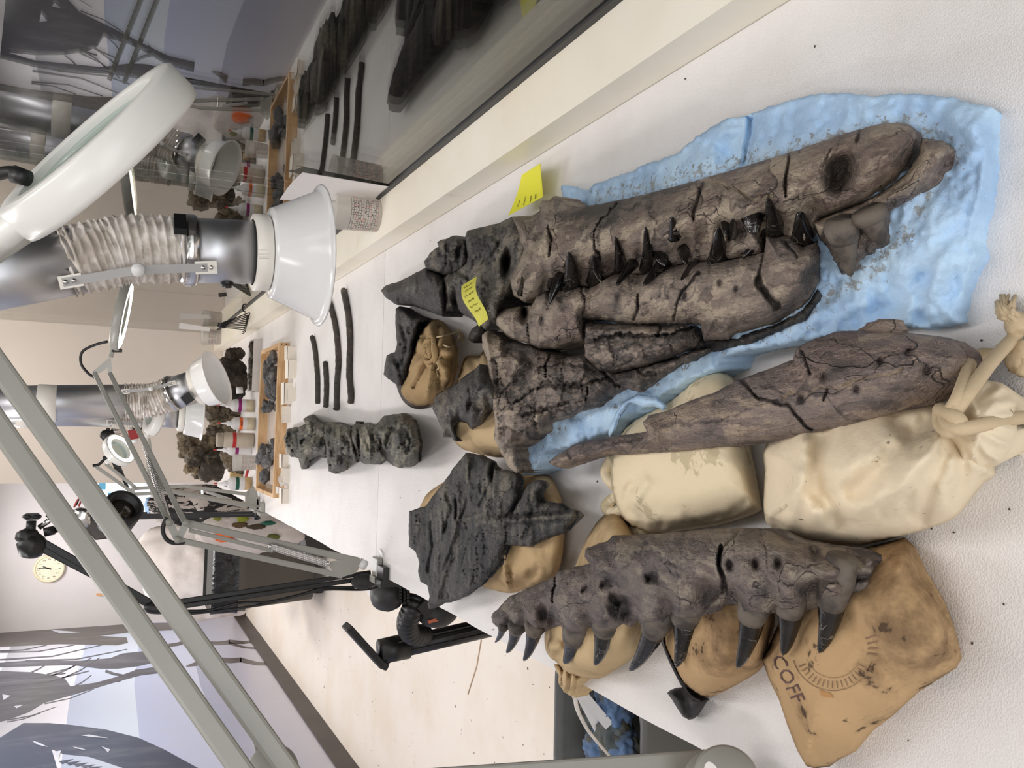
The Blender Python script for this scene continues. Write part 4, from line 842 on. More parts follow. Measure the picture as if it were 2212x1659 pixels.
tooth(sk, (1884, 478), (1908, 530), 52, .975, .962, .012, mat=ROOT, bend=0)

# ------------------------------------------------------------------ loose bones around it
relief_o = thing('long_snout_bone', 'long brown fossil bone with a rounded end, resting on the two cream bags', 'bone', pt(1700, 850, z=.96))
relief('shaft', [(1185, 998), (1200, 985), (1246, 957), (1290, 948), (1328, 942), (1383, 935), (1397, 932), (1388, 912), (1401, 897), (1442, 887), (1493, 864), (1548, 846), (1589, 823), (1657, 798), (1712, 777), (1722, 750), (1749, 736), (1808, 716), (1859, 714), (1950, 718), (2014, 725), (2056, 736), (2083, 754), (2094, 782), (2090, 818), (2069, 846), (2023, 864), (1978, 878), (1886, 910), (1831, 924), (1703, 947), (1612, 960), (1474, 976), (1360, 983), (1314, 981), (1269, 993), (1214, 1012), (1194, 1006)], B_SNOUT, [(1190, 1000, .955), (1350, 960, .985), (1600, 890, .99), (1850, 820, .985), (2080, 790, .955)], .055, .06, relief_o, step=3.4, frac=((.09, .7, 1.6, .002, .0014, .0010, .25), (.016, .4, 2.2, .0010, .0009, .0008, .3)), seed=70, rough=1, noise=((.003, 14, 4, (1, .4, 1)), (-.0022, 50, 4, (1, .25, 1)), (-.0012, 120, 3, (1, .4, 1)), (.0006, 260, 2, None)), thick=.05, base=.93, dust0=0.43, key='snout', far=.3,
       feats=[('c', [(1595, 812), (1640, 860), (1700, 872), (1720, 900), (1760, 925)], .0025, -.010, -.4), ('c', [(1730, 760), (1748, 808)], .0022, -.007, -.4), ('b', [(1850, 840), (1730, 862), (1960, 760), (1900, 780), (2000, 800), (1780, 815)], .004, -.008, -.5), ('c', [(1690, 856), (1780, 842), (1860, 822), (1950, 800)], .002, -.004, .6), ('c', [(1783, 845), (1780, 870)], .0018, -.006, -.5), ('r', [(1190, 998), (1320, 960), (1420, 945)], .007, .008), ('c', [(1230, 985), (1330, 958), (1390, 945)], .003, -.006, -.4), ('c', [(1470, 920), (1560, 905), (1620, 890)], .002, -.003, -.3)],
       dust=[([(1440, 905), (1500, 890)], 36, .35), ([(2050, 800)], 60, -.3), ([(1800, 770), (1950, 740)], 40, -.1)])
mb = MB(); mb.blob(pt(1908, 714, z=.972), (.009, .022, .011), 6, .2, sub=4); build(mb, 'bone_stump', B_SNOUT, relief_o)
# jaw with ten large teeth
jw = thing('toothed_jaw', 'grey fossil jaw bone with ten large black teeth, resting on three tan bags', 'jaw bone', pt(1480, 1270, z=.97))
relief('jaw_body', [(1061, 1334), (1065, 1324), (1075, 1316), (1098, 1290), (1145, 1268), (1199, 1244), (1207, 1233), (1258, 1221), (1273, 1217), (1262, 1202), (1265, 1184), (1308, 1170), (1324, 1157), (1390, 1155), (1448, 1151), (1526, 1143), (1592, 1141), (1662, 1143), (1701, 1163), (1779, 1178), (1837, 1184), (1876, 1202), (1891, 1211), (1880, 1233), (1849, 1256), (1841, 1283), (1824, 1300), (1770, 1308), (1763, 1285), (1740, 1300), (1732, 1322), (1685, 1322), (1674, 1312), (1660, 1326), (1605, 1326), (1596, 1308), (1565, 1306), (1526, 1314), (1512, 1336), (1460, 1345), (1448, 1334), (1432, 1352), (1386, 1355), (1378, 1340), (1351, 1342), (1333, 1360), (1289, 1362), (1273, 1358), (1262, 1374), (1219, 1373), (1211, 1353), (1184, 1361), (1160, 1366), (1110, 1362), (1080, 1360), (1064, 1346)], B_JAW, [(1065, 1335, .955), (1300, 1270, .985), (1600, 1230, .99), (1880, 1210, .965)], .05, .045, jw, step=3.4, frac=((.08, .8, 1.4, .002, .0014, .0010, .25), (.016, .6, 1.6, .0009, .0009, .0008, .3)), seed=80, rough=1, noise=((.003, 16, 4, (1, .5, 1)), (-.0018, 50, 4, (1, .4, 1)), (-.0012, 120, 3, (1, .4, 1)), (.0006, 260, 2, None)), thick=.06, base=.93, dust0=0.51, key='jaw', far=.3,
       feats=[('c', [(1594, 1142), (1580, 1165), (1566, 1186)], .002, -.006, .9), ('c', [(1558, 1185), (1553, 1220), (1560, 1245), (1563, 1275)], .005, -.022, -.7), ('r', [(1530, 1280), (1560, 1290), (1590, 1298)], .012, -.020, -.5), ('c', [(1200, 1246), (1195, 1275), (1193, 1300)], .0028, -.011, -.5), ('b', [(1175, 1325), (1190, 1340)], .014, -.020, -.6), ('b', [(1330, 1310), (1350, 1325)], .013, -.020, -.6), ('r', [(1320, 1290), (1335, 1300), (1352, 1300)], .004, -.012, -.4),
              ('r', [(1398, 1250), (1418, 1248)], .005, -.012, -.7), ('r', [(1300, 1263), (1320, 1260)], .005, -.010, -.7), ('r', [(1258, 1275), (1270, 1270)], .004, -.008, -.7), ('b', [(1577, 1221), (1632, 1217), (1680, 1216), (1760, 1192)], .0055, -.012, -.7), ('b', [(1850, 1205)], .02, -.022, -.5), ('r', [(1730, 1275), (1780, 1258), (1840, 1250)], .005, -.012, -.4), ('r', [(1100, 1310), (1150, 1285), (1195, 1262)], .004, -.003),
              ('r', [(1340, 1165), (1350, 1180), (1330, 1210)], .0016, -.002, .7), ('b', [(1085, 1345), (1114, 1345), (1153, 1345), (1238, 1358), (1304, 1345), (1410, 1325), (1480, 1310), (1625, 1310), (1705, 1300), (1800, 1280)], .022, .016, -.05), ('r', [(1220, 1250), (1400, 1200), (1600, 1180), (1780, 1200)], .02, .004)],
       dust=[([(1330, 1200), (1500, 1170)], 40, -.1), ([(1400, 1290), (1600, 1260)], 40, .12)])
for b, t, w_, rl in [((1085, 1358), (1069, 1388), 17, .012), ((1114, 1360), (1094, 1411), 30, .014), ((1153, 1362), (1131, 1428), 35, .016), ((1238, 1382), (1219, 1434), 44, .03), ((1304, 1362), (1285, 1438), 46, .026), ((1411, 1360), (1359, 1450), 50, .045), ((1479, 1340), (1460, 1442), 54, .034), ((1623, 1334), (1592, 1444), 54, .034), ((1705, 1322), (1691, 1416), 52, .036), ((1795, 1304), (1769, 1411), 54, .045)]:
    tooth(jw, b, t, w_*.93, .992, .985, rl, bend=-.10)
# flat plate bone
pl_ = thing('plate_bone', 'flat slate grey plate shaped fossil bone with a ridged spur, on a tan sandbag', 'bone', pt(1060, 1150, z=.97))
relief('bone_plate', [(883, 1104), (918, 1094), (943, 1061), (971, 1026), (981, 1008), (992, 996), (1007, 978), (1037, 983), (1062, 996), (1060, 1023), (1064, 1030), (1069, 1004), (1075, 1013), (1085, 1014), (1116, 1023), (1121, 1033), (1117, 1056), (1121, 1069), (1113, 1087), (1108, 1102), (1123, 1079), (1131, 1061), (1141, 1046), (1156, 1037), (1175, 1039), (1171, 1056), (1161, 1069), (1166, 1084), (1207, 1087), (1222, 1099), (1240, 1102), (1251, 1114), (1242, 1125), (1227, 1140), (1219, 1150), (1189, 1160), (1156, 1173), (1146, 1180), (1093, 1178), (1088, 1193), (1078, 1218), (1052, 1249), (1037, 1264), (1002, 1289), (969, 1302), (956, 1302), (941, 1312), (926, 1315), (923, 1304), (928, 1287), (923, 1264), (908, 1256), (903, 1236), (906, 1218), (898, 1193), (883, 1180)], B_PLATE, [(1000, 1000, .965), (1240, 1115, .968), (890, 1140, .955), (930, 1300, .945), (1060, 1220, .965), (1060, 1100, .98)], .016, .02, pl_, step=3.2, frac=((.055, 1.5, .8, .004, .0022, .0011, .3), (.016, 1.8, .6, .0012, .0011, .0008, .35)), seed=90, rough=1, noise=((.0022, 20, 4, (.5, 1, 1)), (-.0022, 55, 4, (.5, 1, 1)), (-.0010, 130, 3, (.5, 1, 1)), (.0005, 260, 2, None)), thick=.022, base=.92, dust0=0.41, key='plate', far=.3,
       feats=[('r', [(985, 1130), (1030, 1130), (1080, 1128), (1150, 1124), (1245, 1112)], .010, .010, .1), ('r', [(1080, 1118), (1150, 1110), (1230, 1102)], .003, -.006, -.3), ('r', [(1090, 1136), (1160, 1130), (1220, 1126)], .003, -.006, -.3), ('r', [(1100, 1127), (1160, 1118), (1240, 1108)], .003, .006, .2), ('r', [(984, 1080), (986, 1100), (985, 1120)], .006, -.014, -.5), ('r', [(985, 1135), (970, 1190), (955, 1225)], .006, .010, .1), ('r', [(965, 1070), (975, 1100), (960, 1140)], .008, -.008, -.2), ('r', [(930, 1130), (935, 1180), (925, 1230)], .008, -.006, -.2),
              ('r', [(1010, 1080), (1000, 1110), (990, 1125)], .004, -.006, -.3), ('r', [(1062, 1000), (1062, 1035), (1045, 1075), (1035, 1090)], .004, -.005, -.3), ('r', [(1035, 1060), (1050, 1050), (1060, 1070)], .012, -.004, .4), ('r', [(1000, 1120), (1040, 1110), (1058, 1100)], .003, .004, .3), ('c', [(1093, 1150), (1090, 1178)], .0025, -.006, -.3), ('r', [(1108, 1102), (1095, 1115)], .003, -.006, -.3), ('r', [(945, 1290), (960, 1240), (975, 1200)], .006, .006), ('r', [(1010, 1000), (980, 1060)], .012, .004)],
       dust=[([(1030, 1050)], 35, .3)])
# dark bone behind the burlap bag
dk = relief('dark_bone', [(854, 666), (863, 661), (880, 668), (896, 677), (924, 686), (923, 694), (906, 704), (904, 722), (896, 745), (893, 776), (881, 806), (873, 821), (866, 837), (850, 827), (838, 818), (828, 809), (830, 790), (835, 768), (853, 761), (857, 746), (855, 700)], B_DARK, .915, .062, .04, step=4.5, frac=((.05, 1, 1, .006, .003, .0016, .35), (.016, 1, 1, .002, .0015, .001, .3)), seed=95, rough=1.2, noise=((.006, 24, 4, None), (-.004, 55, 4, None)), dust0=.22, key='dk',
       feats=[('r', [(858, 665), (890, 690), (920, 690)], .012, .010), ('r', [(865, 700), (880, 740), (870, 780)], .01, -.010), ('r', [(860, 790), (866, 815)], .01, -.012), ('r', [(842, 780), (862, 800)], .012, .008)])
tag(dk, 'dark knobbly fossil bone against the burlap bag', 'bone')
# joined vertebrae
vt = thing('vertebra_column', 'dark block of five joined fossil vertebrae standing by itself on the far foam sheet', 'vertebrae', pt(760, 960, z=.9))
for i, (ol, zb_, T_, ft) in enumerate([
    ([(613, 945), (621, 926), (638, 923), (652, 930), (660, 960), (655, 992), (628, 987), (616, 964)], .905, .075, [('r', [(618, 950), (640, 940), (652, 950)], .012, -.02), ('r', [(622, 930), (616, 955), (630, 982)], .008, .012)]),
    ([(659, 916), (655, 906), (664, 898), (674, 895), (689, 909), (704, 915), (706, 940), (710, 970), (702, 990), (689, 985), (669, 995), (664, 1012), (651, 1014), (646, 997), (640, 950), (645, 925)], .905, .085, [('b', [(670, 905), (658, 1005)], .02, .010), ('r', [(650, 955), (680, 940), (700, 945)], .01, -.02), ('r', [(660, 970), (690, 965)], .012, .014), ('r', [(648, 930), (644, 960), (650, 990)], .006, -.012)]),
    ([(700, 912), (735, 912), (757, 920), (767, 950), (772, 1000), (750, 997), (748, 1016), (735, 1020), (722, 1024), (709, 1018), (707, 995), (698, 960), (694, 930)], .905, .088, [('r', [(712, 925), (740, 930), (755, 960)], .02, -.012), ('b', [(728, 1003)], .018, .010), ('r', [(700, 940), (704, 975), (715, 1000)], .008, -.016)]),
    ([(770, 910), (780, 917), (793, 912), (812, 920), (824, 950), (836, 990), (822, 1003), (790, 1003), (765, 988), (757, 950), (759, 925)], .905, .088, [('b', [(775, 958)], .014, -.022), ('r', [(790, 920), (800, 950), (800, 990)], .008, .014), ('r', [(772, 925), (778, 990)], .006, -.012)]),
    ([(797, 935), (811, 917), (831, 898), (846, 896), (874, 893), (894, 906), (902, 926), (908, 957), (904, 997), (887, 1009), (864, 1011), (845, 1003), (825, 990), (806, 965)], .905, .095, [('r', [(845, 930), (875, 925), (888, 955), (875, 985), (845, 985), (832, 960), (845, 930)], .006, -.010), ('b', [(860, 955)], .03, .010), ('r', [(822, 955), (832, 985), (850, 1000)], .008, -.025), ('r', [(815, 925), (830, 940), (826, 965)], .012, .010)])]):
    relief('vertebra', ol, B_VERT, zb_, T_, .04, vt, step=3.6, frac=((.045, 1, 1, .008, .004, .0018, .4), (.016, 1, 1, .0024, .0018, .0012, .35)), seed=100+i, rough=1.2, noise=((.006, 26, 4, None), (-.004, 60, 4, None), (.001, 160, 2, None)), feats=ft, dust0=0.40, far=.6)
# four ribs
for i, (ln, r, lb) in enumerate([([(674, 727), (680, 754), (684, 790), (686, 820), (686, 872)], .0085, 'slim dark fossil rib farthest from the skull, of four in a row'), ([(702, 782), (705, 820), (705, 850), (704, 870), (704, 879)], .0085, 'shortest dark fossil rib of the four, with a flared end'),
                                 ([(711, 651), (722, 691), (728, 730), (731, 780), (728, 830), (727, 868), (728, 884)], .009, 'long curved dark fossil rib beside the shortest one'), ([(742, 625), (752, 678), (756, 729), (755, 780), (755, 820), (758, 850), (757, 872)], .0095, 'longest dark fossil rib, nearest the big skull')]):
    c = catmull(np.array([pt(x, y, z=ZT+r*.9) for x, y in ln]), n=10); n = len(c); s = np.linspace(0, 1, n)
    rad = r*(1+.12*fbm(np.c_[s*9, s*0+i*7.7, s*0], 3)); rad[-4:] *= np.linspace(1.1, 1.45 if i in (1, 2) else 1.0, 4); rad[0] *= .8; rad[-1] *= .8
    mb = MB().tube(c, rad, 12); a = np.array(mb.v); a += .0016*np.c_[fbm(a*60, 3), fbm(a*60+9, 3), fbm(a*60+5, 3)]; mb.v = [tuple(q) for q in a]
    tag(build(mb, 'rib_bone', B_RIB), lb, 'bone', 'fossil ribs in a row')

# ------------------------------------------------------------------ sticky notes
def note(pts, curl, m, label, scrib):
    """a sheet through four photograph corners with heights: (a, b) one end, (d, c) the other"""
    A, B, Cc, D = [pt(x, y, z=z) for x, y, z in pts]; n1, n2 = 12, 6; vs = []
    nrm = unit(np.cross(B-A, D-A)); nrm = nrm if nrm.dot(CAM-A) > 0 else -nrm
    def at(s, t): return (A*(1-s)+D*s)*(1-t)+(B*(1-s)+Cc*s)*t+nrm*curl(s, t)
    for i in range(n1+1):
        for j in range(n2+1): vs.append(at(i/n1, j/n2))
    nn = len(vs); vs2 = vs+[p-nrm*.0004 for p in vs]; fs = []
    for i in range(n1):
        for j in range(n2):
            a = i*(n2+1)+j; fs += [(a, a+1, a+n2+2, a+n2+1), (nn+a, nn+a+n2+1, nn+a+n2+2, nn+a+1)]
    root = thing('sticky_note', label, 'note', A)
    build(MB().add(vs2, fs), 'note_sheet', m, root)
    mb = MB(); r = random.Random(len(label))
    for (s, t0, t1) in scrib:
        k = 26; q = [at(s+r.uniform(-.022, .022), t0+(t1-t0)*i/k)+nrm*.0006 for i in range(k)]
        if r: mb.tube(q, .00045, 4)
    build(mb, 'handwriting', PENCIL, root)
note([(1167, 353, .94), (1173, 440, .965), (1120, 464, .95), (1128, 378, .905)][0:1]+[(1173, 425, .925), (1112, 464, .93), (1127, 378, .906)], lambda s, t: .012*t*t*s, YELLOW, 'bright yellow sticky note on the white foam beside the blue towel', [(.35, .78, .97), (.55, .7, .95), (.75, .72, .9), (.2, .8, .95)])
note([(997, 617, 1.03), (1030, 597, 1.03), (1047, 690, 1.02), (1027, 706, 1.02)], lambda s, t: .010*math.sin(s*5)*.6, YELLOWO, 'soiled yellow sticky note stuck across the dark skull bones', [(.1, .2, .8), (.2, .3, .85), (.32, .2, .9), (.45, .25, .75), (.58, .2, .8), (.7, .3, .8)])
# ------------------------------------------------------------------ extraction arms
def flex_duct(pts, r, name, parent, turns=9, seed=0):
    c = catmull(np.array(pts), n=26); N = len(c); t = np.gradient(c, axis=0); t /= np.linalg.norm(t, axis=1)[:, None]
    n = 48; u = unit(np.cross(t[0], (0, 1, 0))); vs = []; s = np.linspace(0, 1, N)
    for i in range(N):
        u = unit(u-t[i]*np.dot(u, t[i])); wv = np.cross(t[i], u)
        for k in range(n):
            a = 2*math.pi*k/n; ph = (s[i]*turns-k/n) % 1
            cr = math.exp(-((ph-.5)/.07)**2)
            fold = .055*math.sin(a*9+3*math.sin(s[i]*40+seed)+5*perlin(np.array([[s[i]*9, a*2, seed]]))[0])*(1-cr)
            vs.append(c[i]+r*(1.02-.11*(1-cr)*math.sin(math.pi*min(1, abs(ph-.5)*2))**.5*1.0+fold*.8)*(math.cos(a)*u+math.sin(a)*wv))
    fs = [(i*n+k, i*n+(k+1) % n, (i+1)*n+(k+1) % n, (i+1)*n+k) for i in range(N-1) for k in range(n)]
    return build(MB().add(vs, fs), name, FLEX, parent)
def extraction(label, top, f0, f1, c0, rim_c, r, rim_r, bracket=True, turns=9, seed=0):
    """an extraction arm: upper tube, cloth elbow, lower tube, collar and flared hood"""
    top, f0, f1, c0, rim_c = map(V, (top, f0, f1, c0, rim_c))
    ax = unit(rim_c-c0); L = np.linalg.norm(rim_c-c0)
    root = thing('extraction_arm', label, 'extractor', rim_c)
    build(MB().cyl(top, f0, r, n=40), 'upper_tube', ALU, root)
    build(MB().cyl(f1-ax*.012, c0+ax*.004, r, n=40), 'lower_tube', ALU, root)
    m0 = f0+unit(f0-top)*np.linalg.norm(f1-f0)*.45
    flex_duct([f0-unit(f0-top)*.015, f0+unit(f0-top)*.03, m0, f1-ax*.03, f1+ax*.012], r*1.06, 'cloth_elbow', root, turns, seed)
    k = rim_r/.153
    build(MB().lathe([(r*1.04, 0), (r*1.22, .001), (r*1.22, .030*k), (r*1.16, .033*k)], c0, ax, 48), 'collar', COLLAR, root)
    build(MB().lathe([(r*1.15, .034*k), (r*1.44, .036*k), (r*1.46, .040*k), (rim_r*.90, L-.012*k), (rim_r*.95, L-.006*k), (rim_r*.99, L-.005*k), (rim_r, L-.002*k), (rim_r*.99, L), (rim_r*.93, L-.001), (rim_r*.88, L-.013*k), (r*1.40, .043*k), (r*.9, .040*k), (r*.9, .01)], c0, ax, 64), 'hood', HOODW, root)
    build(MB().lathe([(r*1.08, 0), (r*1.11, .003), (r*1.11, .013), (r*1.08, .016)], f1-ax*.004, ax, 48), 'hose_clamp', CHROME, root)
    side = unit(np.cross(ax, (0, 1, 0)))
    return root, ax, side
E1_ = [pt(-170, 625, Y=1.3), pt(168, 560, Y=1.3), pt(404, 541, Y=1.3), pt(545, 545, Y=1.3), pt(690, 553, Y=1.3)]
ex1, ax1, sd1 = extraction('big silver extraction arm with white hood hanging nearest, beside the glass', *E1_, .0465, .1075, seed=1)
def bracket(root, P0, Pm, P1, wd=.016):
    P0, Pm, P1 = V(P0), V(Pm), V(P1); nrm = unit(CAM-Pm)
    for a, b in ((P0, Pm), (Pm, P1)):
        build(MB().bar(a-unit(b-a)*.008, b, wd, .004, ref=nrm), 'bracket', GREYM, root)
    build(MB().cyl(Pm-nrm*.002, Pm+nrm*wd*1.2, wd*.8, wd*.68), 'knob', WHITEP, root)
    for q, d in ((P0, Pm), (P1, Pm)):
        dd = unit(d-q); mb = MB().bar(q-dd*wd*1.1, q+dd*wd*1.4, wd*1.5, .003, ref=nrm); build(mb, 'bracket_cap', COLLAR, root)
        mb = MB()
        for s in (-.4*wd, .5*wd): mb.cyl(q+dd*s, q+dd*s+nrm*.005, wd*.26, n=10)
        build(mb, 'rivet', CHROME, root)
fwd = unit(CAM-E1_[2])*.078
bracket(ex1, pt(150, 608, Y=1.258), pt(298, 583, Y=1.240), pt(448, 578, Y=1.244), .0115)
hc = E1_[2]+V((0, -.074, 0)); mb = MB()
mb.bar(pt(388, 468, Y=1.262), pt(390, 500, Y=1.244), .016, .011, ref=(0, -1, 0)); build(mb, 'clamp_screw_housing', BLACKM, ex1)
mb = MB()
for k in range(3): mb.bar(pt(560, 540+k*8, Y=1.244), pt(581, 540+k*8, Y=1.244), .002, .003, ref=(0, -1, 0))
build(mb, 'collar_rib', COLLAR, ex1)
mb = MB(); mb.cyl(pt(490, 605, Y=1.3), pt(492, 618, Y=1.3), .011, .009).cyl(pt(492, 612, Y=1.3), pt(493, 622, Y=1.3), .005, .005); build(mb, 'vent_knob', BLACKM, ex1)
E2_ = [pt(-60, 872, Y=3.44), pt(278, 866, Y=3.44), pt(372, 850, Y=3.42), pt(424, 834, Y=3.40), pt(470, 817, Y=3.36)]
ex2, ax2, sd2 = extraction('silver extraction arm with tilted white hood beside the back wall', *E2_, .061, .110, seed=2, turns=10)
bracket(ex2, pt(270, 846, Y=3.36), pt(326, 840, Y=3.345), pt(372, 828, Y=3.345), .011)
mb = MB(); mb.obox(pt(405, 861, Y=3.33), (.014, 0, .011), (0, .010, 0), (-.011, 0, .014)); build(mb, 'vent_knob', BLACK, ex2)
build(MB().lathe([(.0615, 0), (.066, .002), (.066, .06), (.0615, .062)], pt(80, 870, Y=3.44), (0, 0, -1), 40), 'tube_joint', COLLAR, ex2)
E3_ = [pt(-60, 887, Y=3.95), pt(250, 890, Y=3.95), pt(340, 892, Y=3.95), pt(384, 893, Y=3.95), pt(437, 895, Y=3.95)]
ex3, ax3, sd3 = extraction('silver extraction arm with white hood half hidden behind the tilted one', *E3_, .0615, .115, seed=3, turns=9)
bracket(ex3, pt(238, 913, Y=3.885), pt(300, 916, Y=3.885), pt(348, 913, Y=3.885), .014)
build(MB().lathe([(.062, 0), (.0665, .002), (.0665, .05), (.062, .052)], pt(36, 889, Y=3.95), (0, 0, -1), 40), 'tube_joint', COLLAR, ex3)

# ------------------------------------------------------------------ magnifier lamps
def ring_head(root, c, r, n, depth, lit=None, lens=True, lit_m=RING, body=LAMPW, neck=None):
    """n points to the lit face; a lathed housing with a lens and a glowing tube"""
    c, n = V(c), unit(n); d = depth
    prof = [(r*.60, -d*.5), (r*.66, -d*.55), (r*.92, -d*.50), (r*.985, -d*.25), (r, d*.3), (r*.99, d*.5), (r*.90, d*.42), (r*.66, d*.34), (r*.60, d*.2), (r*.60, -d*.5)]
    build(MB().lathe(prof, c, n, 64), 'lamp_ring', body, root)
    if lens: build(MB().lathe([(.0005, d*.16), (r*.3, d*.12), (r*.605, d*.02), (r*.605, -d*.12), (r*.3, -d*.22), (.0005, -d*.26)], c, n, 48), 'lens', LENS, root)
    if lit:
        a = np.linspace(0, 2*math.pi, 65)[:-1]; u = unit(np.cross(n, (0, .3, 1))); v = np.cross(n, u)
        build(MB().lathe([(r*.70, d*.36), (r*.72, d*.50), (r*.90, d*.52), (r*.93, d*.44)], c, n, 64), 'ring_tube', lit_m, root)
def dbl(root, a, b, wd, th, m=LAMPGREY, nm='arm_bar', ref=None):
    a, b = V(a), V(b); mb = MB().bar(a, b, wd, th, ref=(CAM-(a+b)/2) if ref is None else ref)
    return bevel(build(mb, nm, m, root), wd*.18, 2)
def spring(root, a, b, r, turns, wire=.0011):
    a, b = V(a), V(b); ax = unit(b-a); u = unit(np.cross(ax, (0, 1, .3))); v = np.cross(ax, u); k = int(turns*9); s = np.linspace(0, 1, k)
    pts = a+(b-a)*s[:, None]+r*(np.cos(s*turns*2*math.pi)[:, None]*u+np.sin(s*turns*2*math.pi)[:, None]*v)
    return build(MB().tube(pts, wire, 5), 'spring', CHROME, root)
# lamp A: the arm close to the camera and its head at the top of the picture
la = thing('magnifier_lamp', 'big pale magnifier lamp close by, its two broad bars crossing the left of the picture', 'lamp', pt(1575, 1650, X=-.36))
EL = pt(600, 1675, X=-.36)
top1, top2 = pt(-150, 585, D=.84), pt(-150, 710, D=.84)
dbl(la, pt(648, 1700, X=-.36), top1, .0215, .010, LAMPGREY)
dbl(la, pt(575, 1740, X=-.362), top2, .0215, .010, LAMPGREY)
JB = pt(1568, 1686, X=-.345)
bevel(build(MB().bar(pt(1556, 1643, X=-.352), pt(700, 1703, X=-.365), .024, .02, ref=CAM-JB), 'lower_arm', LAMPGREY, la), .003)
jx = unit(V((.40, -.62, .50)))
build(MB().lathe([(.0001, .016), (.029, .016), (.0315, .013), (.033, .006), (.033, -.012), (.031, -.016), (.0001, -.016)], JB, jx, 56), 'joint_disc', LAMPGREY, la)
build(MB().lathe([(.0001, .0), (.037, .0), (.037, -.004), (.0001, -.004)], JB-jx*.013+V((-.006, .004, .006)), jx, 48), 'joint_backplate', LAMPGREY, la)
bevel(build(clamp_mb(.56, .62, .03), 'table_clamp', LAMPGREY, la), .003); build(MB().bar(V((-.379, .60, .905)), JB-jx*.014, .022, .012, ref=jx), 'joint_post', LAMPGREY, la)
lu = unit(np.cross((0, 0, 1), jx)); lv = np.cross(jx, lu)
mb = MB(); nn = 24; cc_ = JB+jx*.0165+lv*.012
vs = [cc_+lu*.019*math.cos(a)+lv*.0085*math.sin(a) for a in np.linspace(0, 2*math.pi, nn+1)[:-1]]; mb.add(vs, [tuple(range(nn))]); build(mb, 'joint_label', PAPER, la)
mb = MB()
for k in range(9): mb.bar(cc_+jx*.0004+lu*(-.011+.0025*k)+lv*.0005, cc_+jx*.0004+lu*(-.0102+.0025*k)+lv*.0040, .0012, .0004, ref=jx)
build(mb, 'label_print', PRINTR, la)
E_ = EL; ej = unit(CAM-E_)
build(MB().lathe([(.0001, .010), (.024, .010), (.0265, .006), (.0265, -.008), (.0001, -.008)], pt(588, 1668, X=-.35), ej, 40), 'elbow_disc', LAMPGREY, la)
dbl(la, pt(552, 1596, X=-.36), pt(566, 1660, X=-.36), .007, .004, LAMPGREY, 'link_plate')
build(MB().bar(pt(555, 1655, X=-.362), pt(585, 1640, X=-.362), .02, .012), 'elbow_bolt', BLACK, la)
hc, ht = pt(212, 322, D=.855), pt(396, 158, D=.83)
u1 = unit(ht-hc); vw = unit(hc-CAM); wn_ = unit(np.cross(u1, vw));
if wn_[2] > 0: wn_ = -wn_          # the lit face looks down
nf = unit(wn_*math.cos(.10)+vw*math.sin(.10))
RA = np.linalg.norm(ht-hc)*.95
build(MB().lathe([(RA*.76, -.016), (RA*.80, -.0185), (RA*.95, -.018), (RA*.99, -.015), (RA, .013), (RA*.985, .019), (RA*.95, .019), (RA*.80, .014), (RA*.76, .010), (RA*.76, -.016)], hc, nf, 72), 'lamp_ring', LAMPW, la)
build(MB().lathe([(.0005, .003), (RA*.5, .002), (RA*.765, -.004), (RA*.765, -.008), (RA*.5, -.012), (.0005, -.014)], hc, nf, 48), 'lens', LENS, la)
build(MB().lathe([(RA*.80, .015), (RA*.83, .0165), (RA*.90, .018), (RA*.93, .0175)], hc, nf, 72), 'ring_tube', RINGW, la)
hb = hc-u1*RA*.95; he = pt(30, 482, D=.875); du = unit(he-hb); dv_ = unit(np.cross(du, nf))
mb = MB(); pr_ = [(0, .060, .017), (.03, .040, .019), (.055, .026, .020), (np.linalg.norm(he-hb), .017, .019)]
vs = []; 
for d_, wx, wy in pr_:
    for k in range(16):
        a = 2*math.pi*k/16; vs.append(hb+du*d_+dv_*wx*math.cos(a)+nf*wy*math.sin(a))
mb.add(vs, [(i*16+k, i*16+(k+1) % 16, (i+1)*16+(k+1) % 16, (i+1)*16+k) for i in range(3) for k in range(16)]+[tuple(range(48, 64))]); build(mb, 'head_neck', LAMPW, la)
bevel(build(MB().bar(pt(60, 478, D=.86), pt(-30, 540, D=.87), .035, .026, ref=CAM-he), 'hinge_block', LAMPGREY, la), .004)
build(MB().cyl(pt(56, 480, D=.85), pt(84, 502, D=.85), .0125, .0115, 24), 'tightening_knob', BLACK, la)
build(MB().tube(catmull([pt(-30, 385, D=.86), pt(0, 375, D=.86), pt(25, 372, D=.86), pt(48, 380, D=.86)], n=8), .0065, 10), 'power_cord', BLACK, la)
build(MB().cyl(pt(30, 376, D=.858), pt(62, 386, D=.858), .009, .008), 'cord_grommet', BLACK, la)
# lamp B: lit ring lamp half way along the table
lb = thing('magnifier_lamp', 'grey jointed magnifier lamp with its ring glowing, clamped half way along the table edge', 'lamp', pt(790, 1222, X=-.35))
rc, r0, r1 = pt(262, 681, D=2.86), pt(276, 610, D=2.82), pt(247, 750, D=2.9)
u1 = unit(r1-r0); vw = unit(rc-CAM); dn = np.cross(u1, vw); dn = dn if dn[2] < 0 else -dn; nf = unit(unit(dn)*math.cos(.09)-vw*math.sin(.09))
ring_head(lb, rc, np.linalg.norm(r1-r0)/2, nf, .030, True, body=LAMPGREY)
nk0, nk1 = pt(246, 748, D=2.9), pt(239, 772, D=2.9)
dbl(lb, nk0, nk1, .014, .012, LAMPGREY, 'head_neck')
build(MB().bar(pt(244, 757, D=2.88), pt(262, 757, D=2.88), .012, .014), 'tightening_knob', BLACK, lb)
mb = MB(); pj = [pt(239, 770, D=2.9), pt(200, 803, D=2.9), pt(206, 812, D=2.9), pt(232, 795, D=2.9), pt(236, 812, D=2.9), pt(243, 810, D=2.9)]
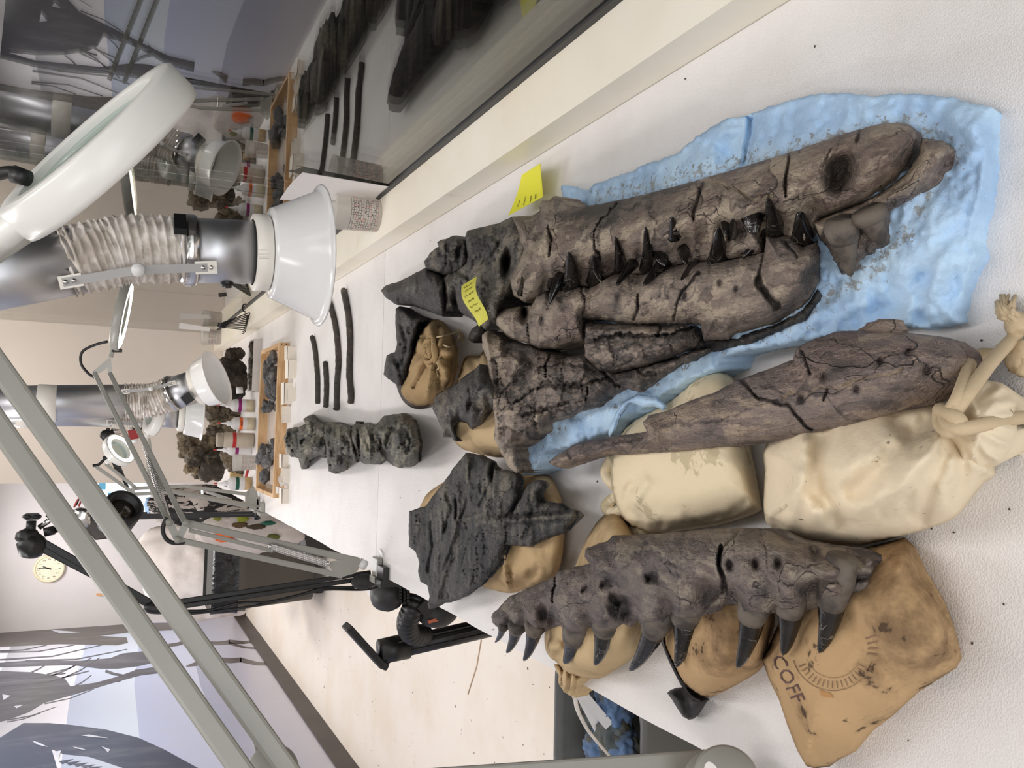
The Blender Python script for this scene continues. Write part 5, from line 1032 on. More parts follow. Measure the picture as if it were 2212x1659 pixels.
a_ = [p for p in pj]; nv = unit(CAM-pj[0])*.006; mb.add(a_+[p-nv for p in a_], [(0, 1, 2, 3), (0, 3, 4, 5), (9, 8, 7, 6), (11, 10, 9, 6), (0, 6, 7, 1), (1, 7, 8, 2), (2, 8, 9, 3), (3, 9, 10, 4), (4, 10, 11, 5), (5, 11, 6, 0)], 0, False); build(mb, 'head_bracket', LAMPGREY, lb)
def PB(x, y, t): return pt(x, y, Y=2.135+(2.75-2.135)*t)
dbl(lb, PB(204, 806, 1), PB(368, 1134, 0), .013, .008); dbl(lb, PB(237, 806, 1), PB(402, 1134, 0), .013, .008)
dbl(lb, PB(320, 985, .42), PB(352, 1060, .2), .011, .006)
mb = MB(); A1, A2, A3 = pt(366, 1128, Y=2.13), pt(403, 1130, Y=2.13), pt(384, 1166, Y=2.13); nv = unit(CAM-A1)*.012
for a, b in ((A1, A3), (A2, A3)): mb.bar(a, b, .016, .010, ref=nv)
for a in (A1, A2, A3): mb.cyl(a-nv, a+nv, .0085, n=16)
build(mb, 'elbow_bracket', LAMPGREY, lb)
dbl(lb, A2, pt(776, 1212, Y=2.13), .017, .008); dbl(lb, A3, pt(740, 1244, Y=2.13), .014, .008); dbl(lb, pt(408, 1145, Y=2.14), pt(590, 1190, Y=2.14), .010, .006)
mb = MB(); nv = unit(CAM-pt(760, 1225, Y=2.13))*.005; q = [pt(x, y, Y=2.125) for x, y in ((706, 1214), (760, 1205), (778, 1208), (780, 1222), (768, 1238), (738, 1247), (722, 1240))]; n = len(q)
mb.add(q+[p-nv for p in q], [tuple(range(n)), tuple(range(2*n-1, n-1, -1))]+[(i, n+i, n+(i+1) % n, (i+1) % n) for i in range(n)], 0, False); build(mb, 'clamp_plate', LAMPGREY, lb)
for dy in (-3, 1, 5): spring(lb, pt(588, 1180+dy, Y=2.12), pt(706, 1216+dy, Y=2.12), .0045, 60)
for dy in (0, 6): spring(lb, PB(313, 958+dy, .5), PB(365, 1128+dy*.4, .02), .006, 46)
for a in (pt(584, 1180, Y=2.12), pt(709, 1217, Y=2.12), PB(311, 958, .5), PB(366, 1128, 0)): build(MB().blob(a, (.006, .006, .006), 1, .02, sub=2), 'screw', CHROME, lb)
build(MB().cyl(pt(777, 1215, Y=2.13), pt(790, 1222, Y=2.13), .012), 'pivot_pin', WHITEP, lb)
bevel(build(clamp_mb(2.105, 2.15), 'table_clamp', LAMPGREY, lb), .003)
def cord(root, pts, r=.003, nm='power_cord', m=BLACK): return build(MB().tube(catmull(np.array(pts), n=8), r, 8), nm, m, root)
cord(lb, [pt(232, 738, D=2.88), pt(205, 745, D=2.88), pt(178, 760, D=2.88), pt(175, 785, D=2.88), pt(190, 806, D=2.88), pt(204, 815, D=2.88)], .0045)
cord(lb, [pt(360, 1118, Y=2.13), pt(352, 1140, Y=2.13), pt(356, 1160, Y=2.13), pt(372, 1172, Y=2.13), pt(400, 1172, Y=2.13)], .005)
# lamp C: far table lamp whose magnifier faces the camera
lc = thing('magnifier_lamp', 'small pale magnifier lamp at the far table corner, its lens facing the room', 'lamp', pt(550, 1092, X=-.36))
def PC(x, y): return pt(x, y, Y=4.0)
bevel(build(clamp_mb(4.0, 4.09, .05), 'table_clamp', LAMPGREY, lc), .003)
mb = MB(); q = [PC(x, y) for x, y in ((530, 1066), (548, 1050), (556, 1062), (560, 1100), (552, 1104), (530, 1092))]; n = len(q); nv = V((0, .02, 0)); mb.add(q+[p+nv for p in q], [tuple(range(n)), tuple(range(2*n-1, n-1, -1))]+[(i, n+i, n+(i+1) % n, (i+1) % n) for i in range(n)], 0, False); build(mb, 'clamp_plate', LAMPGREY, lc)
dbl(lc, PC(535, 1068), PC(400, 1050), .016, .01); dbl(lc, PC(535, 1094), PC(375, 1063), .016, .01); dbl(lc, PC(402, 1050), PC(288, 1055), .014, .01); dbl(lc, PC(378, 1063), PC(284, 1068), .014, .01)
dbl(lc, PC(436, 1056), PC(437, 1068), .012, .008, CHROME, 'link_plate')
build(MB().bar(PC(288, 1054), PC(284, 1070), .022, .016), 'elbow_bracket', LAMPGREY, lc)
dbl(lc, PC(287, 1064), PC(207, 1008), .014, .01); dbl(lc, PC(296, 1056), PC(228, 1002), .014, .01)
spring(lc, PC(445, 1062), PC(500, 1080), .006, 26, .0015)
cm = PC(256, 973); nf = unit(V((.55, -.55, -.62)))
ring_head(lc, cm, .073, nf, .035, True, lit_m=RINGW)
dbl(lc, PC(228, 1000), PC(240, 992), .022, .014, LAMPW, 'head_neck')
cord(lc, [PC(200, 1006), PC(212, 1004), PC(222, 996), PC(229, 990), PC(222, 988)], .006)
# lamp D: magnifier between the two hoods
ld = thing('magnifier_lamp', 'pale magnifier lamp seen edge on in front of the tilted hood', 'lamp', pt(548, 1080, X=-.34))
def PD(x, y): return pt(x, y, Y=3.75)
bevel(build(clamp_mb(3.86, 3.93, .04), 'table_clamp', LAMPGREY, ld), .003)
dbl(ld, pt(560, 1094, Y=3.9), PD(325, 1050), .012, .009); dbl(ld, PD(325, 1050), PD(313, 945), .012, .009); dbl(ld, PD(336, 1052), PD(322, 947), .010, .009)
r0, r1 = PD(348, 842), PD(322, 940); rc = (r0+r1)/2; u1 = unit(r1-r0); vw = unit(rc-CAM); dn = np.cross(u1, vw); dn = dn if dn[2] < 0 else -dn; nf = unit(unit(dn)*math.cos(.27)+vw*math.sin(.27))
ring_head(ld, rc, np.linalg.norm(r1-r0)/2, nf, .036, True, lit_m=RINGW)
dbl(ld, PD(318, 936), PD(311, 948), .02, .014, LAMPW, 'head_neck')

# ------------------------------------------------------------------ black arms
be = thing('camera_arm', 'black jointed arm carrying a camera with a big round lens, half way along the table', 'arm', pt(812, 1245, X=-.37))
def PE(x, y, dY=0): return pt(x, y, Y=2.2+dY)
for dy, dq in ((-5.5, 0), (5.5, .02)): bevel(build(MB().bar(PE(800, 1242+dy), PE(342, 1312+dy), .012, .014, ref=CAM-PE(500, 1280)), 'lower_arm', BLACKM, be), .002)
for dy in (-7, 7): bevel(build(MB().bar(PE(346, 1316+dy*.3), PE(92, 1178+dy), .016, .016, ref=CAM-PE(200, 1240)), 'upper_arm', BLACKM, be), .002)
build(MB().blob(PE(345, 1312, -.01), (.016, .016, .036), 3, .05), 'elbow_joint', BLACK, be)
build(MB().blob(PE(786, 1256, -.02), (.020, .015, .034), 3, .03), 'pivot_joint', RUBBER, be)
build(MB().cyl(pt(816, 1206, X=-.335), pt(818, 1248, X=-.372), .012), 'clamp_post', BLACKM, be); build(clamp_mb(2.05, 2.10, .03), 'table_clamp', BLACKM, be)
build(MB().blob(PE(68, 1178), (.030, .026, .030), 5, .12).blob(PE(60, 1160), (.02, .02, .024), 6, .1), 'knuckle', BLACK, be)
mb = MB().cyl(PE(66, 1150), PE(68, 1125), .010); 
for dx in (-12, 12): mb.blob(PE(69+dx*.7, 1116), (.007, .010, .012), 3, .05, sub=2)
mb.bar(PE(56, 1116), PE(84, 1115), .014, .014); build(mb, 'wing_screw', BLACK, be)
build(MB().cyl(PE(84, 1140), PE(124, 1112), .006).cyl(PE(106, 1120), PE(114, 1112), .010), 'steel_rod', CHROME, be)
build(MB().cyl(PE(95, 1150), PE(118, 1145), .010).cyl(PE(118, 1145), PE(131, 1142), .007), 'cable_plug', BLACK, be)
cx0, cx1 = PE(196, 1132, .02), PE(262, 1107, -.06); cax = unit(cx1-cx0)
bevel(build(MB().obox(PE(206, 1132, .02), unit(PE(233, 1160)-PE(180, 1096))*.040, V((0, .03, 0)), unit(PE(240, 1128)-PE(206, 1132))*.024), 'camera_body', plain('camera_brown_metal', lin(70, 62, 58), .4, .4), be), .003)
build(MB().lathe([(.0001, 0), (.021, 0), (.024, .006), (.024, .016), (.019, .020), (.0001, .022)], PE(176, 1117, -.05), unit(V((-.2, -1, .2))), 32), 'camera_dial', CHROME, be)
lx = unit(V((.62, -.72, -.30))); lcn = PE(262, 1104, -.05)
build(MB().lathe([(.020, -.05), (.041, -.045), (.043, .0), (.043, .020), (.037, .024), (.030, .020), (.028, .004), (.0001, .002)], lcn, lx, 48), 'lens_barrel', BLACK, be)
build(MB().lathe([(.0275, .005), (.02, .012), (.0001, .016)], lcn, lx, 40), 'lens_glass', NT('dark_lens_glass').fin(lin(40, 34, 28), .06, None, 0.0, .8), be)
for q, m_ in (([(160, 1096), (168, 1080), (178, 1074), (186, 1080)], PRINTR), ([(164, 1092), (172, 1076), (182, 1072), (190, 1085)], BLACK), ([(170, 1094), (178, 1078), (190, 1078), (196, 1094)], PRINTR)): cord(be, [PE(x, y) for x, y in q], .0022, 'wire', m_)
cord(be, [PE(395, 1320), (PE(450, 1318)), PE(520, 1302), PE(580, 1300), PE(650, 1284), PE(700, 1270), PE(770, 1268), PE(800, 1255)], .0035)
cord(be, [PE(392, 1327), PE(450, 1322), PE(560, 1307), PE(640, 1288), PE(700, 1274), PE(780, 1274), PE(815, 1268), PE(835, 1252)], .003)
bf = thing('camera_arm', 'black jointed camera arm with a red and white device, at the far table corner', 'arm', pt(554, 1110, X=-.37))
def PF(x, y): return pt(x, y, Y=4.05)
build(MB().cyl(PF(553, 1096), PF(556, 1122), .014), 'clamp_post', BLACKM, bf); build(clamp_mb(4.10, 4.15, .03), 'table_clamp', BLACKM, bf)
for dy in (-3, 3): build(MB().bar(PF(550, 1110+dy), PF(300, 1116+dy), .011, .012, ref=(0, -1, 0)), 'lower_arm', BLACKM, bf)
build(MB().bar(PF(318, 1112), PF(294, 1114), .03, .024), 'elbow_joint', BLACK, bf)
build(MB().bar(PF(300, 1114), PF(268, 1036), .012, .014).bar(PF(270, 1040), PF(244, 975), .012, .014).bar(PF(256, 1025), PF(224, 946), .012, .014), 'upper_arm', BLACKM, bf)
build(MB().blob(PF(232, 940), (.024, .02, .03), 4, .1).bar(PF(233, 938), PF(234, 924), .018, .016), 'knuckle', BLACK, bf)
build(MB().cyl(PF(240, 928), PF(262, 930), .005).cyl(PF(241, 936), PF(262, 937), .004), 'steel_rod', CHROME, bf)
build(MB().obox(PF(290, 938), V((.02, 0, .005)), V((0, .02, 0)), V((-.005, 0, .022))), 'camera_body', plain('red_camera_housing', lin(168, 36, 32), .4), bf)
build(MB().blob(PF(283, 928), (.011, .011, .011), 2, .02, sub=2), 'indicator', WHITEP, bf)
build(MB().cyl(PF(283, 948), PF(298, 948), .018), 'lens_barrel', WHITEP, bf)
build(MB().blob(PF(296, 924), (.02, .018, .02), 8, .15, sub=2), 'bracket', BLACK, bf)
for o_ in (be, bf): pass

# ------------------------------------------------------------------ things on the ledge
def graduated_cup(loc, rb, rt, h, label, group=None, prints=True, face=None):
    root = thing('mixing_cup', label, 'cup', loc); o = V(loc)
    build(MB().lathe([(.0005, .002), (rb, .001), (rb*1.01, .004), (rt, h-.006), (rt*1.05, h-.005), (rt*1.05, h), (rt*.985, h), (rb*.97, .006), (.0005, .006)], o, (0, 0, 1), 48), 'cup_wall', CUPM, root)
    if prints:
        d = unit((CAM-o)*V((1, 1, 0))); a0 = math.atan2(d[1], d[0]) if face is None else face
        def at(a, z): rr = rb+(rt-rb)*z/h+.0006; return o+V((rr*math.cos(a), rr*math.sin(a), z))
        red, blk = MB(), MB()
        def strip(mb, a, b, z0, z1):
            n = max(1, int(abs(b-a)/.12)); A = np.linspace(a, b, n+1)
            mb.add([at(x, z0) for x in A]+[at(x, z1) for x in A], [(i, i+1, n+2+i, n+1+i) for i in range(n)])
        zs = np.linspace(h*.08, h*.66, 12); cols = np.linspace(-1.15, .95, 9)
        for k, z in enumerate(zs): strip(blk if k % 3 else red, a0+cols[0], a0+cols[-1], z, z+h*.006)
        for k, c in enumerate(cols): strip(red if k in (0, 3, 6) else blk, a0+c-.008, a0+c+.008, zs[0], zs[-1])
        r = random.Random(5)
        for i, z in enumerate(zs[:-1]):
            for c in cols[:-1]:
                if r.random() < .6: q = a0+c+r.uniform(.05, .15); strip(blk, q, q+.06, z+h*.015, z+h*.035)
        for k in range(3): strip(red, a0+1.05, a0+1.32, h*(.56+.03*k), h*(.575+.03*k))
        build(red, 'red_scale', PRINTR, root); build(blk, 'black_scale', PRINTK, root)
    if group: root['group'] = group
    return root
graduated_cup(pt(816, 466, z=ZL), .041, .047, .118, 'translucent graduated mixing cup on the near ledge under the big hood')
graduated_cup((.528, 5.28, ZL), .042, .047, .105, 'translucent graduated mixing cup at the far end of the ledge')
def sheet4(c, m, name, root, th=.0008, n=8, bow=.0):
    A, B, Cc, D = [V(p) for p in c]; nrm = unit(np.cross(B-A, D-A)); vs = []
    for i in range(n+1):
        for j in range(n+1):
            s, t = i/n, j/n; vs.append((A*(1-s)+D*s)*(1-t)+(B*(1-s)+Cc*s)*t+nrm*bow*math.sin(math.pi*s)*(1-t*.6))
    N = len(vs); vs += [p-nrm*th for p in vs]; fs = []
    for i in range(n):
        for j in range(n):
            a = i*(n+1)+j; fs += [(a, a+1, a+n+2, a+n+1), (N+a, N+a+n+1, N+a+n+2, N+a+1)]
    return build(MB().add(vs, fs), name, m, root)
cd = thing('paper_card', 'white paper card leaning on the glass beside the near mixing cup', 'card', pt(835, 418, z=ZL))
bq, cq = pt(849, 404, z=ZL+.001), pt(815, 434, z=ZL+.001); aq = pt(654, 372, X=XG-.006); dq = aq+(cq-bq)*1.1; dq = CAM+(dq-CAM)*1.0
sheet4((aq, bq, cq, pt(604, 431, Y=float(dq[1]))), PAPER, 'card_sheet', cd, bow=.006)
cd2 = thing('paper_card', 'white paper card standing on the far end of the ledge', 'card', (.54, 5.05, ZL))
sheet4((pt(388, 697, Y=5.05), pt(455, 708, Y=5.05), pt(452, 716, Y=5.05), pt(386, 710, Y=5.05)), PAPER, 'card_sheet', cd2)
hx = thing('hex_key_set', 'black hex keys fanned out on the ledge against the glass', 'tool', pt(530, 690, z=ZL))
for i in range(9):
    b_ = pt(538-i*1.2, 676+i*4.6, z=ZL+.004); t_ = pt(476-i*.3, 699+i*.9, Y=float(b_[1])-.02)
    build(MB().tube(catmull([b_+V((-.02, 0, .012)), b_+V((-.012, 0, .001)), b_, b_+(t_-b_)*.5, t_], n=5), .0028-.0001*i, 6), 'hex_key', BLACKM, hx)
build(MB().bar(pt(470, 701, Y=4.45), pt(486, 706, Y=4.45), .02, .018), 'key_holder', BLACK, hx)
build(MB().tube(catmull([pt(538, 655, Y=4.3), pt(534, 662, Y=4.3), pt(524, 664, Y=4.3), pt(526, 672, Y=4.3), pt(538, 676, Y=4.3)], n=6), .004, 6), 'loose_key', BLACKM, hx)

# ------------------------------------------------------------------ grey waste bin beside the table
bn = thing('waste_bin', 'grey plastic waste bin of blue paper waste below the table edge', 'bin', (-.78, 1.86, 0))
cb_ = V((-.755, 1.86)); 
def rrect(hx_, hy_, r, n=8):
    out = []
    for cx, cy, a0 in ((hx_-r, hy_-r, 0), (-hx_+r, hy_-r, 90), (-hx_+r, -hy_+r, 180), (hx_-r, -hy_+r, 270)):
        for k in range(n+1): a = math.radians(a0+90*k/n); out.append((cx+r*math.cos(a), cy+r*math.sin(a)))
    return np.array(out)
lv_ = [(.13, .15, 0), (.155, .20, .39), (.165, .212, .405), (.165, .212, .42), (.152, .20, .422), (.147, .193, .40), (.128, .148, .012)]
mb = MB(); n = 36; vs = []
for hx_, hy_, z in lv_:
    for p in rrect(hx_, hy_, .06): vs.append((cb_[0]+p[0], cb_[1]+p[1], z))
mb.add(vs, [(i*n+k, i*n+(k+1) % n, (i+1)*n+(k+1) % n, (i+1)*n+k) for i in range(len(lv_)-1) for k in range(n)]+[tuple(range(n-1, -1, -1)), tuple((len(lv_)-1)*n+k for k in range(n))]); build(mb, 'bin_shell', BINBLUEG, bn)
BLUEW = plain('used_blue_towel', lin(96, 122, 158), .85, col2=lin(92, 88, 74), vs=14, lo=.45, hi=.6, bump=.8, bs=35, bd=.01)
BLUEG = plain('soiled_blue_towel', lin(92, 98, 98), .85, col2=lin(84, 78, 62), vs=12, bump=.8, bs=35, bd=.01)
for i, (x, y, z, r, m) in enumerate([(1290, 1510, .36, .055, BLUEG), (1325, 1530, .37, .06, BLUEW), (1325, 1580, .37, .06, BLUEG), (1295, 1615, .37, .05, BLUEW), (1350, 1620, .36, .05, BLUEW), (1310, 1560, .30, .08, BLUEG), (1280, 1600, .28, .08, BLUEG)]):
    p = pt(x, y, z=z); tag(build(MB().blob(p, (r, r*.9, r*.7), 20+i, .35, 2.6, 4), 'paper_towel', m), ('crumpled blue paper towel' if m is BLUEW else 'soiled greenish grey crumpled paper towel')+' in the grey waste bin', 'paper towel', ('blue' if m is BLUEW else 'soiled')+' crumpled towels in the waste bin')
for i, q in enumerate([[(1238, 1476, .47), (1275, 1520, .43), (1316, 1568, .40)], [(1254, 1500, .44), (1280, 1545, .41), (1302, 1592, .39)]]):
    P_ = np.array([pt(*a) if False else pt(a[0], a[1], z=a[2]) for a in q]); tag(build(MB().bar(P_[0], P_[2], .024, .012, ref=CAM-P_[1]), 'foam_strip', FOAM), ('long ' if i == 0 else 'short ')+'white foam strip sticking out of the grey waste bin', 'foam strip')

# ------------------------------------------------------------------ vacuum cleaner under the table
vc = thing('vacuum_cleaner', 'black vacuum cleaner with ribbed hose and upturned floor nozzle, under the table edge', 'vacuum', (-.55, 2.75, 0))
def PV(x, y, Y=2.75): return pt(x, y, Y=Y)
VB = plain('vacuum_dark_plastic', lin(48, 46, 46), .5, var=.2)
build(MB().cyl(PV(1120, 1340), PV(848, 1402), .034, n=24).cyl(PV(880, 1395), PV(820, 1408), .042, .040, n=24), 'wand', BLACK, vc)
mb = MB()
for dy in (-12, 0, 12): mb.bar(PV(1080, 1350+dy, 2.715), PV(860, 1400+dy, 2.715), .004, .004)
build(mb, 'wand_rib', VB, vc)
h0, h1 = PV(748, 1352), PV(824, 1436); hd = unit(h1-h0); hu = unit(np.cross(hd, (0, 1, 0))); 
bevel(build(MB().obox((h0+h1)/2, (h1-h0)/2, hu*.012, V((0, .035, 0))), 'floor_nozzle', VB, vc), .004)
mb = MB()
for k in range(13):
    c = h0+(h1-h0)*(.06+.88*k/12)+V((0, -.0355, 0)); mb.obox(c, hd*.0042, hu*.0055, V((0, .001, 0)))
build(mb, 'nozzle_slot', BLACKM, vc)
build(MB().bar(PV(832, 1432), PV(865, 1414), .012, .012).cyl(PV(822, 1434), PV(836, 1440), .014), 'nozzle_latch', BLACK, vc)
build(MB().blob(PV(836, 1282, 2.6), (.055, .06, .055), 2, .06), 'motor_head', VB, vc)
mb = MB()
for k in range(3):
    for j in range(5): mb.obox(PV(866+k*7, 1270+j*7+(k % 2)*3, 2.535), V((.006, 0, 0)), V((0, .003, 0)), V((0, 0, .007)))
build(mb, 'vent_grille', BLACKM, vc)
hs = catmull([PV(900, 1290, 2.58), PV(890, 1318, 2.57), PV(880, 1345, 2.6), PV(888, 1368, 2.65), PV(915, 1372, 2.7)], n=14); k = np.arange(len(hs))
build(MB().tube(hs, .033+.0025*np.sin(k*1.6), 20), 'hose', BLACK, vc)
build(MB().bar(PV(905, 1300, 2.56), PV(925, 1322, 2.56), .06, .04), 'hose_coupling', VB, vc)
build(MB().blob(PV(945, 1322, 2.6), (.05, .05, .07), 7, .06), 'tank', VB, vc)
build(MB().bar(PV(925, 1343, 2.56), PV(962, 1332, 2.56), .012, .01), 'orange_trim', plain('orange_trim_plastic', lin(206, 112, 80), .5), vc)
build(MB().box((-.60, 2.5, .0), (-.42, 3.0, .40)), 'base', BLACK, vc)
# ------------------------------------------------------------------ wooden tray of fossil chunks, card boxes in front
tr = thing('wooden_tray', 'shallow pale wooden tray holding fossil chunks, across the far table', 'tray', (.03, 3.65, ZT))
tx0, tx1, ty0, ty1, th_ = -.272, .340, 3.44, 3.87, .042
bevel(build(MB().box((tx0, ty0, ZT), (tx1, ty0+.016, ZT+th_)), 'front_rail', WOOD, tr), .0015); bevel(build(MB().box((tx0, ty1-.016, ZT), (tx1, ty1, ZT+th_)), 'back_rail', WOOD, tr), .0015)
bevel(build(MB().box((tx0, ty0+.016, ZT), (tx0+.016, ty1-.016, ZT+th_)), 'side_rail', WOOD, tr), .0015); bevel(build(MB().box((tx1-.016, ty0+.016, ZT), (tx1, ty1-.016, ZT+th_)), 'side_rail', WOOD, tr), .0015)
build(MB().box((tx0+.016, ty0+.016, ZT), (tx1-.016, ty1-.016, ZT+.004)), 'tray_floor', plain('tray_liner', lin(206, 190, 176), .8), tr)
build(MB().cyl((tx1-.006, ty0-.001, ZT+.030), (tx1-.006, ty0+.001, ZT+.030), .0025, n=10).cyl((tx1-.006, ty0-.001, ZT+.012), (tx1-.006, ty0+.001, ZT+.012), .0025, n=10), 'nail_head', BLACKM, tr)
protos = []
for i in range(7):
    r = .017+.002*(i % 4); protos.append(MB().blob((0, 0, 0), (r*1.25, r, r*.75), 60+i, .34, 1.9, 3))
rs = random.Random(11)
ch_me = [mesh_of('fossil_chunk', m.v, m.f, B_CHUNK, (0, 0, 0)) for m in protos]
for m in ch_me:
    at = m.attributes.new('dust', 'FLOAT', 'POINT'); at.data.foreach_set('value', np.full(len(m.vertices), .35, np.float32))
def chunk(x, y, z, lab, grp, s=1.0, me=None):
    o = link('fossil_chunk', me or rs.choice(ch_me), None, (x, y, z)); o.rotation_euler = (rs.uniform(-.5, .5), rs.uniform(-.5, .5), rs.uniform(0, 6)); o.scale = (s, s, s); return tag(o, lab, 'fossil', grp)
for i in range(46):
    px, py = rs.uniform(573, 598), rs.uniform(762, 882)
    p = pt(px, py, z=ZT+.02)
    if not (tx0+.04 < p[0] < tx1-.035 and ty0+.035 < p[1] < ty1-.03): continue
    chunk(p[0], p[1], ZT+.018+rs.choice((0, 0, .012)), 'grey fossil chunk in the crowded right half of the wooden tray', 'chunks in the right half of the tray', rs.uniform(.7, 1.25))
for px, py, s, dz in [(566, 975, 1.4, 0), (572, 985, 1.5, .012), (580, 972, 1.2, 0), (562, 988, 1.3, .01), (575, 998, 1.4, 0), (584, 990, 1.2, .012), (569, 1004, 1.2, 0), (592, 978, 1.1, 0), (568, 1028, 1.5, 0)]:
    p = pt(px, py, z=ZT+.03); chunk(p[0], min(p[1], ty1-.05), ZT+.024+dz, 'dark grey fossil chunk heaped in the left half of the wooden tray', 'chunks in the left half of the tray', s)
p = pt(588, 955, z=ZT+.03); chunk(p[0], p[1], ZT+.02, 'thin dark fossil splinter alone in the middle of the wooden tray', None, 1.0)
def cardbox(px, py0, py1, xt, dy, lab, lid=0, nm='card_box'):
    a, b = pt(px, py0, z=ZT), pt(px, py1, z=ZT); y = (a[1]+b[1])/2; x0, x1 = min(a[0], b[0]), max(a[0], b[0]); h = pt(xt, (py0+py1)/2, Y=y)[2]-ZT
    root = thing(nm, lab, 'box', ((x0+x1)/2, y+dy/2, ZT), 'white card boxes before the tray'); t = .0012
    mb = MB().box((x0, y, ZT), (x1, y+t, ZT+h)).box((x0, y+dy-t, ZT), (x1, y+dy, ZT+h)).box((x0, y+t, ZT), (x0+t, y+dy-t, ZT+h)).box((x1-t, y+t, ZT), (x1, y+dy-t, ZT+h)).box((x0+t, y+t, ZT), (x1-t, y+dy-t, ZT+t))
    build(mb, 'box_body', CARD, root)
    if lid: build(MB().bar((x0-.002, y+dy*.5, ZT+h+.002), (x1+.002, y+dy*.5, ZT+h+.004), dy*1.02, .0015), 'box_lid', CARD, root)
    return root
cardbox(637, 749, 777, 621, .045, 'white card box at the right end of the row before the tray', 1)
cardbox(641, 779, 816, 624, .055, 'white card box second from the right before the tray', 1)
cardbox(632, 828, 873, 615, .055, 'white card box behind the small lid, third from the right before the tray', 1)
cardbox(639, 838, 866, 622, .018, 'small white card lid leaning before the third box of the row')
cardbox(628, 878, 914, 613, .05, 'open white card box beside the vertebrae, before the tray')
cardbox(623, 982, 1010, 610, .05, 'white card box left of the vertebrae, before the tray', 1)
cardbox(626, 1012, 1044, 612, .05, 'white card box with a paper flap, second from the left before the tray')
cardbox(624, 1056, 1088, 610, .05, 'white card box at the left end of the row before the tray', 1)
for q, lb_ in (([(596, 1052), (596, 1066), (606, 1066), (606, 1052)], 'small white paper label propped on the left end box'), ([(600, 1034), (612, 1010), (617, 1046), (606, 1052)], 'crumpled white paper slip between the two left boxes')):
    y = 3.40; t_ = thing('paper_slip', lb_, 'paper', pt(*q[3], Y=y)); sheet4([pt(a, b, Y=y) for a, b in q], PAPER, 'slip', t_, bow=.004, n=4)
t_ = thing('foam_scrap', 'tiny white foam scrap on the sheet seam beside the table edge', 'scrap', pt(824, 1193, z=ZT)); build(MB().bar(pt(821, 1188, z=ZT+.002), pt(827, 1199, z=ZT+.002), .008, .004), 'scrap', WHITEP, t_)
# ------------------------------------------------------------------ bottles, jar and cup behind the tray
def bottle(loc, h, r, lab, band, content=None, frac=.45, mark=False):
    root = thing('dropper_bottle', lab, 'bottle', loc); o = V(loc)
    build(MB().lathe([(.0005, 0), (r*.95, .001), (r, .005), (r, h*.52), (r*.92, h*.57), (r*.6, h*.63), (r*.36, h*.655), (.0005, h*.66)], o, (0, 0, 1), 32), 'bottle_body', BOTM, root)
    build(MB().lathe([(r*.42, h*.65), (r*.42, h*.74), (r*.3, h*.75), (r*.2, h*.78), (r*.09, h*.93), (.0005, h*.93)], o, (0, 0, 1), 24), 'nozzle_cap', WHITEP, root)
    build(MB().lathe([(r*.12, h*.92), (r*.13, h*.98), (r*.06, h), (.0005, h)], o, (0, 0, 1), 16), 'red_tip', plain('red_tip_plastic', lin(206, 48, 44), .4), root)
    build(MB().lathe([(r*1.012, h*.35), (r*1.014, h*.44)], o, (0, 0, 1), 32), 'label_band', band, root)
    if content: build(MB().lathe([(.0005, .003), (r*1.004, .004), (r*1.004, h*.52*frac), (.0005, h*.52*frac)], o, (0, 0, 1), 32), 'liquid', content, root)
    if mark:
        d = unit((CAM-o)*V((1, 1, 0))); a0 = math.atan2(d[1], d[0]); mb = MB(); rq = random.Random(3)
        for i in range(9):
            a = a0-.35+.085*i; z0 = h*.365; mb.tube([o+V((r*1.02*math.cos(a+dx), r*1.02*math.sin(a+dx), z0+dz*h)) for dx, dz in ((0, 0), (.03, rq.uniform(.03, .06)), (.05, .005))], .0008, 4)
        build(mb, 'handwriting', PRINTK, root)
    return root
PUR = plain('purple_label', lin(140, 24, 110), .5); ORA = plain('orange_label', lin(236, 110, 44), .5); REDL = plain('red_label', lin(186, 34, 34), .5); GRN = plain('green_label', lin(10, 84, 66), .5)
GLUE = plain('pale_glue', lin(214, 200, 170), .4); AMB = plain('amber_glue', lin(196, 164, 116), .4)
def hgt(tip, y, Y): return float(pt(tip, y, Y=Y)[2]-ZT)
bottle((.106, 4.272, ZT), hgt(468, 877, 4.272), .031, 'white dropper bottle with a purple band, rightmost behind the tray', PUR, GLUE)
bottle((.019, 4.223, ZT), hgt(470, 916, 4.223), .031, 'white dropper bottle with an orange handwritten band behind the tray', ORA, GLUE, mark=True)
bottle((-.108, 4.31, ZT), hgt(461, 974, 4.31), .027, 'white dropper bottle with a purple band, half hidden behind the cup', PUR)
bottle((-.264, 4.251, ZT), hgt(462, 1044, 4.251), .031, 'white dropper bottle with a dark green band and amber glue', GRN, AMB, .4)
jr = thing('lidded_jar', 'pale beige lidded jar with a red band among the bottles', 'jar', (-.059, 4.246, ZT)); o = V((-.059, 4.246, ZT)); jh = hgt(468, 951, 4.246)
JARM = plain('beige_jar', lin(196, 182, 164), .3)
build(MB().lathe([(.0005, 0), (.034, .002), (.036, .006), (.036, jh*.78), (.031, jh*.84), (.0005, jh*.84)], o, (0, 0, 1), 36), 'jar_body', JARM, jr); build(MB().lathe([(.032, jh*.84), (.0335, jh*.86), (.0335, jh*.99), (.031, jh), (.0005, jh)], o, (0, 0, 1), 36), 'jar_lid', plain('grey_jar_lid', lin(168, 156, 140), .35), jr)
build(MB().lathe([(.0365, jh*.49), (.0366, jh*.59)], o, (0, 0, 1), 36), 'label_band', REDL, jr)
graduated_cup((-.162, 4.165, ZT), .034, .040, .100, 'graduated mixing cup among the bottles behind the tray')
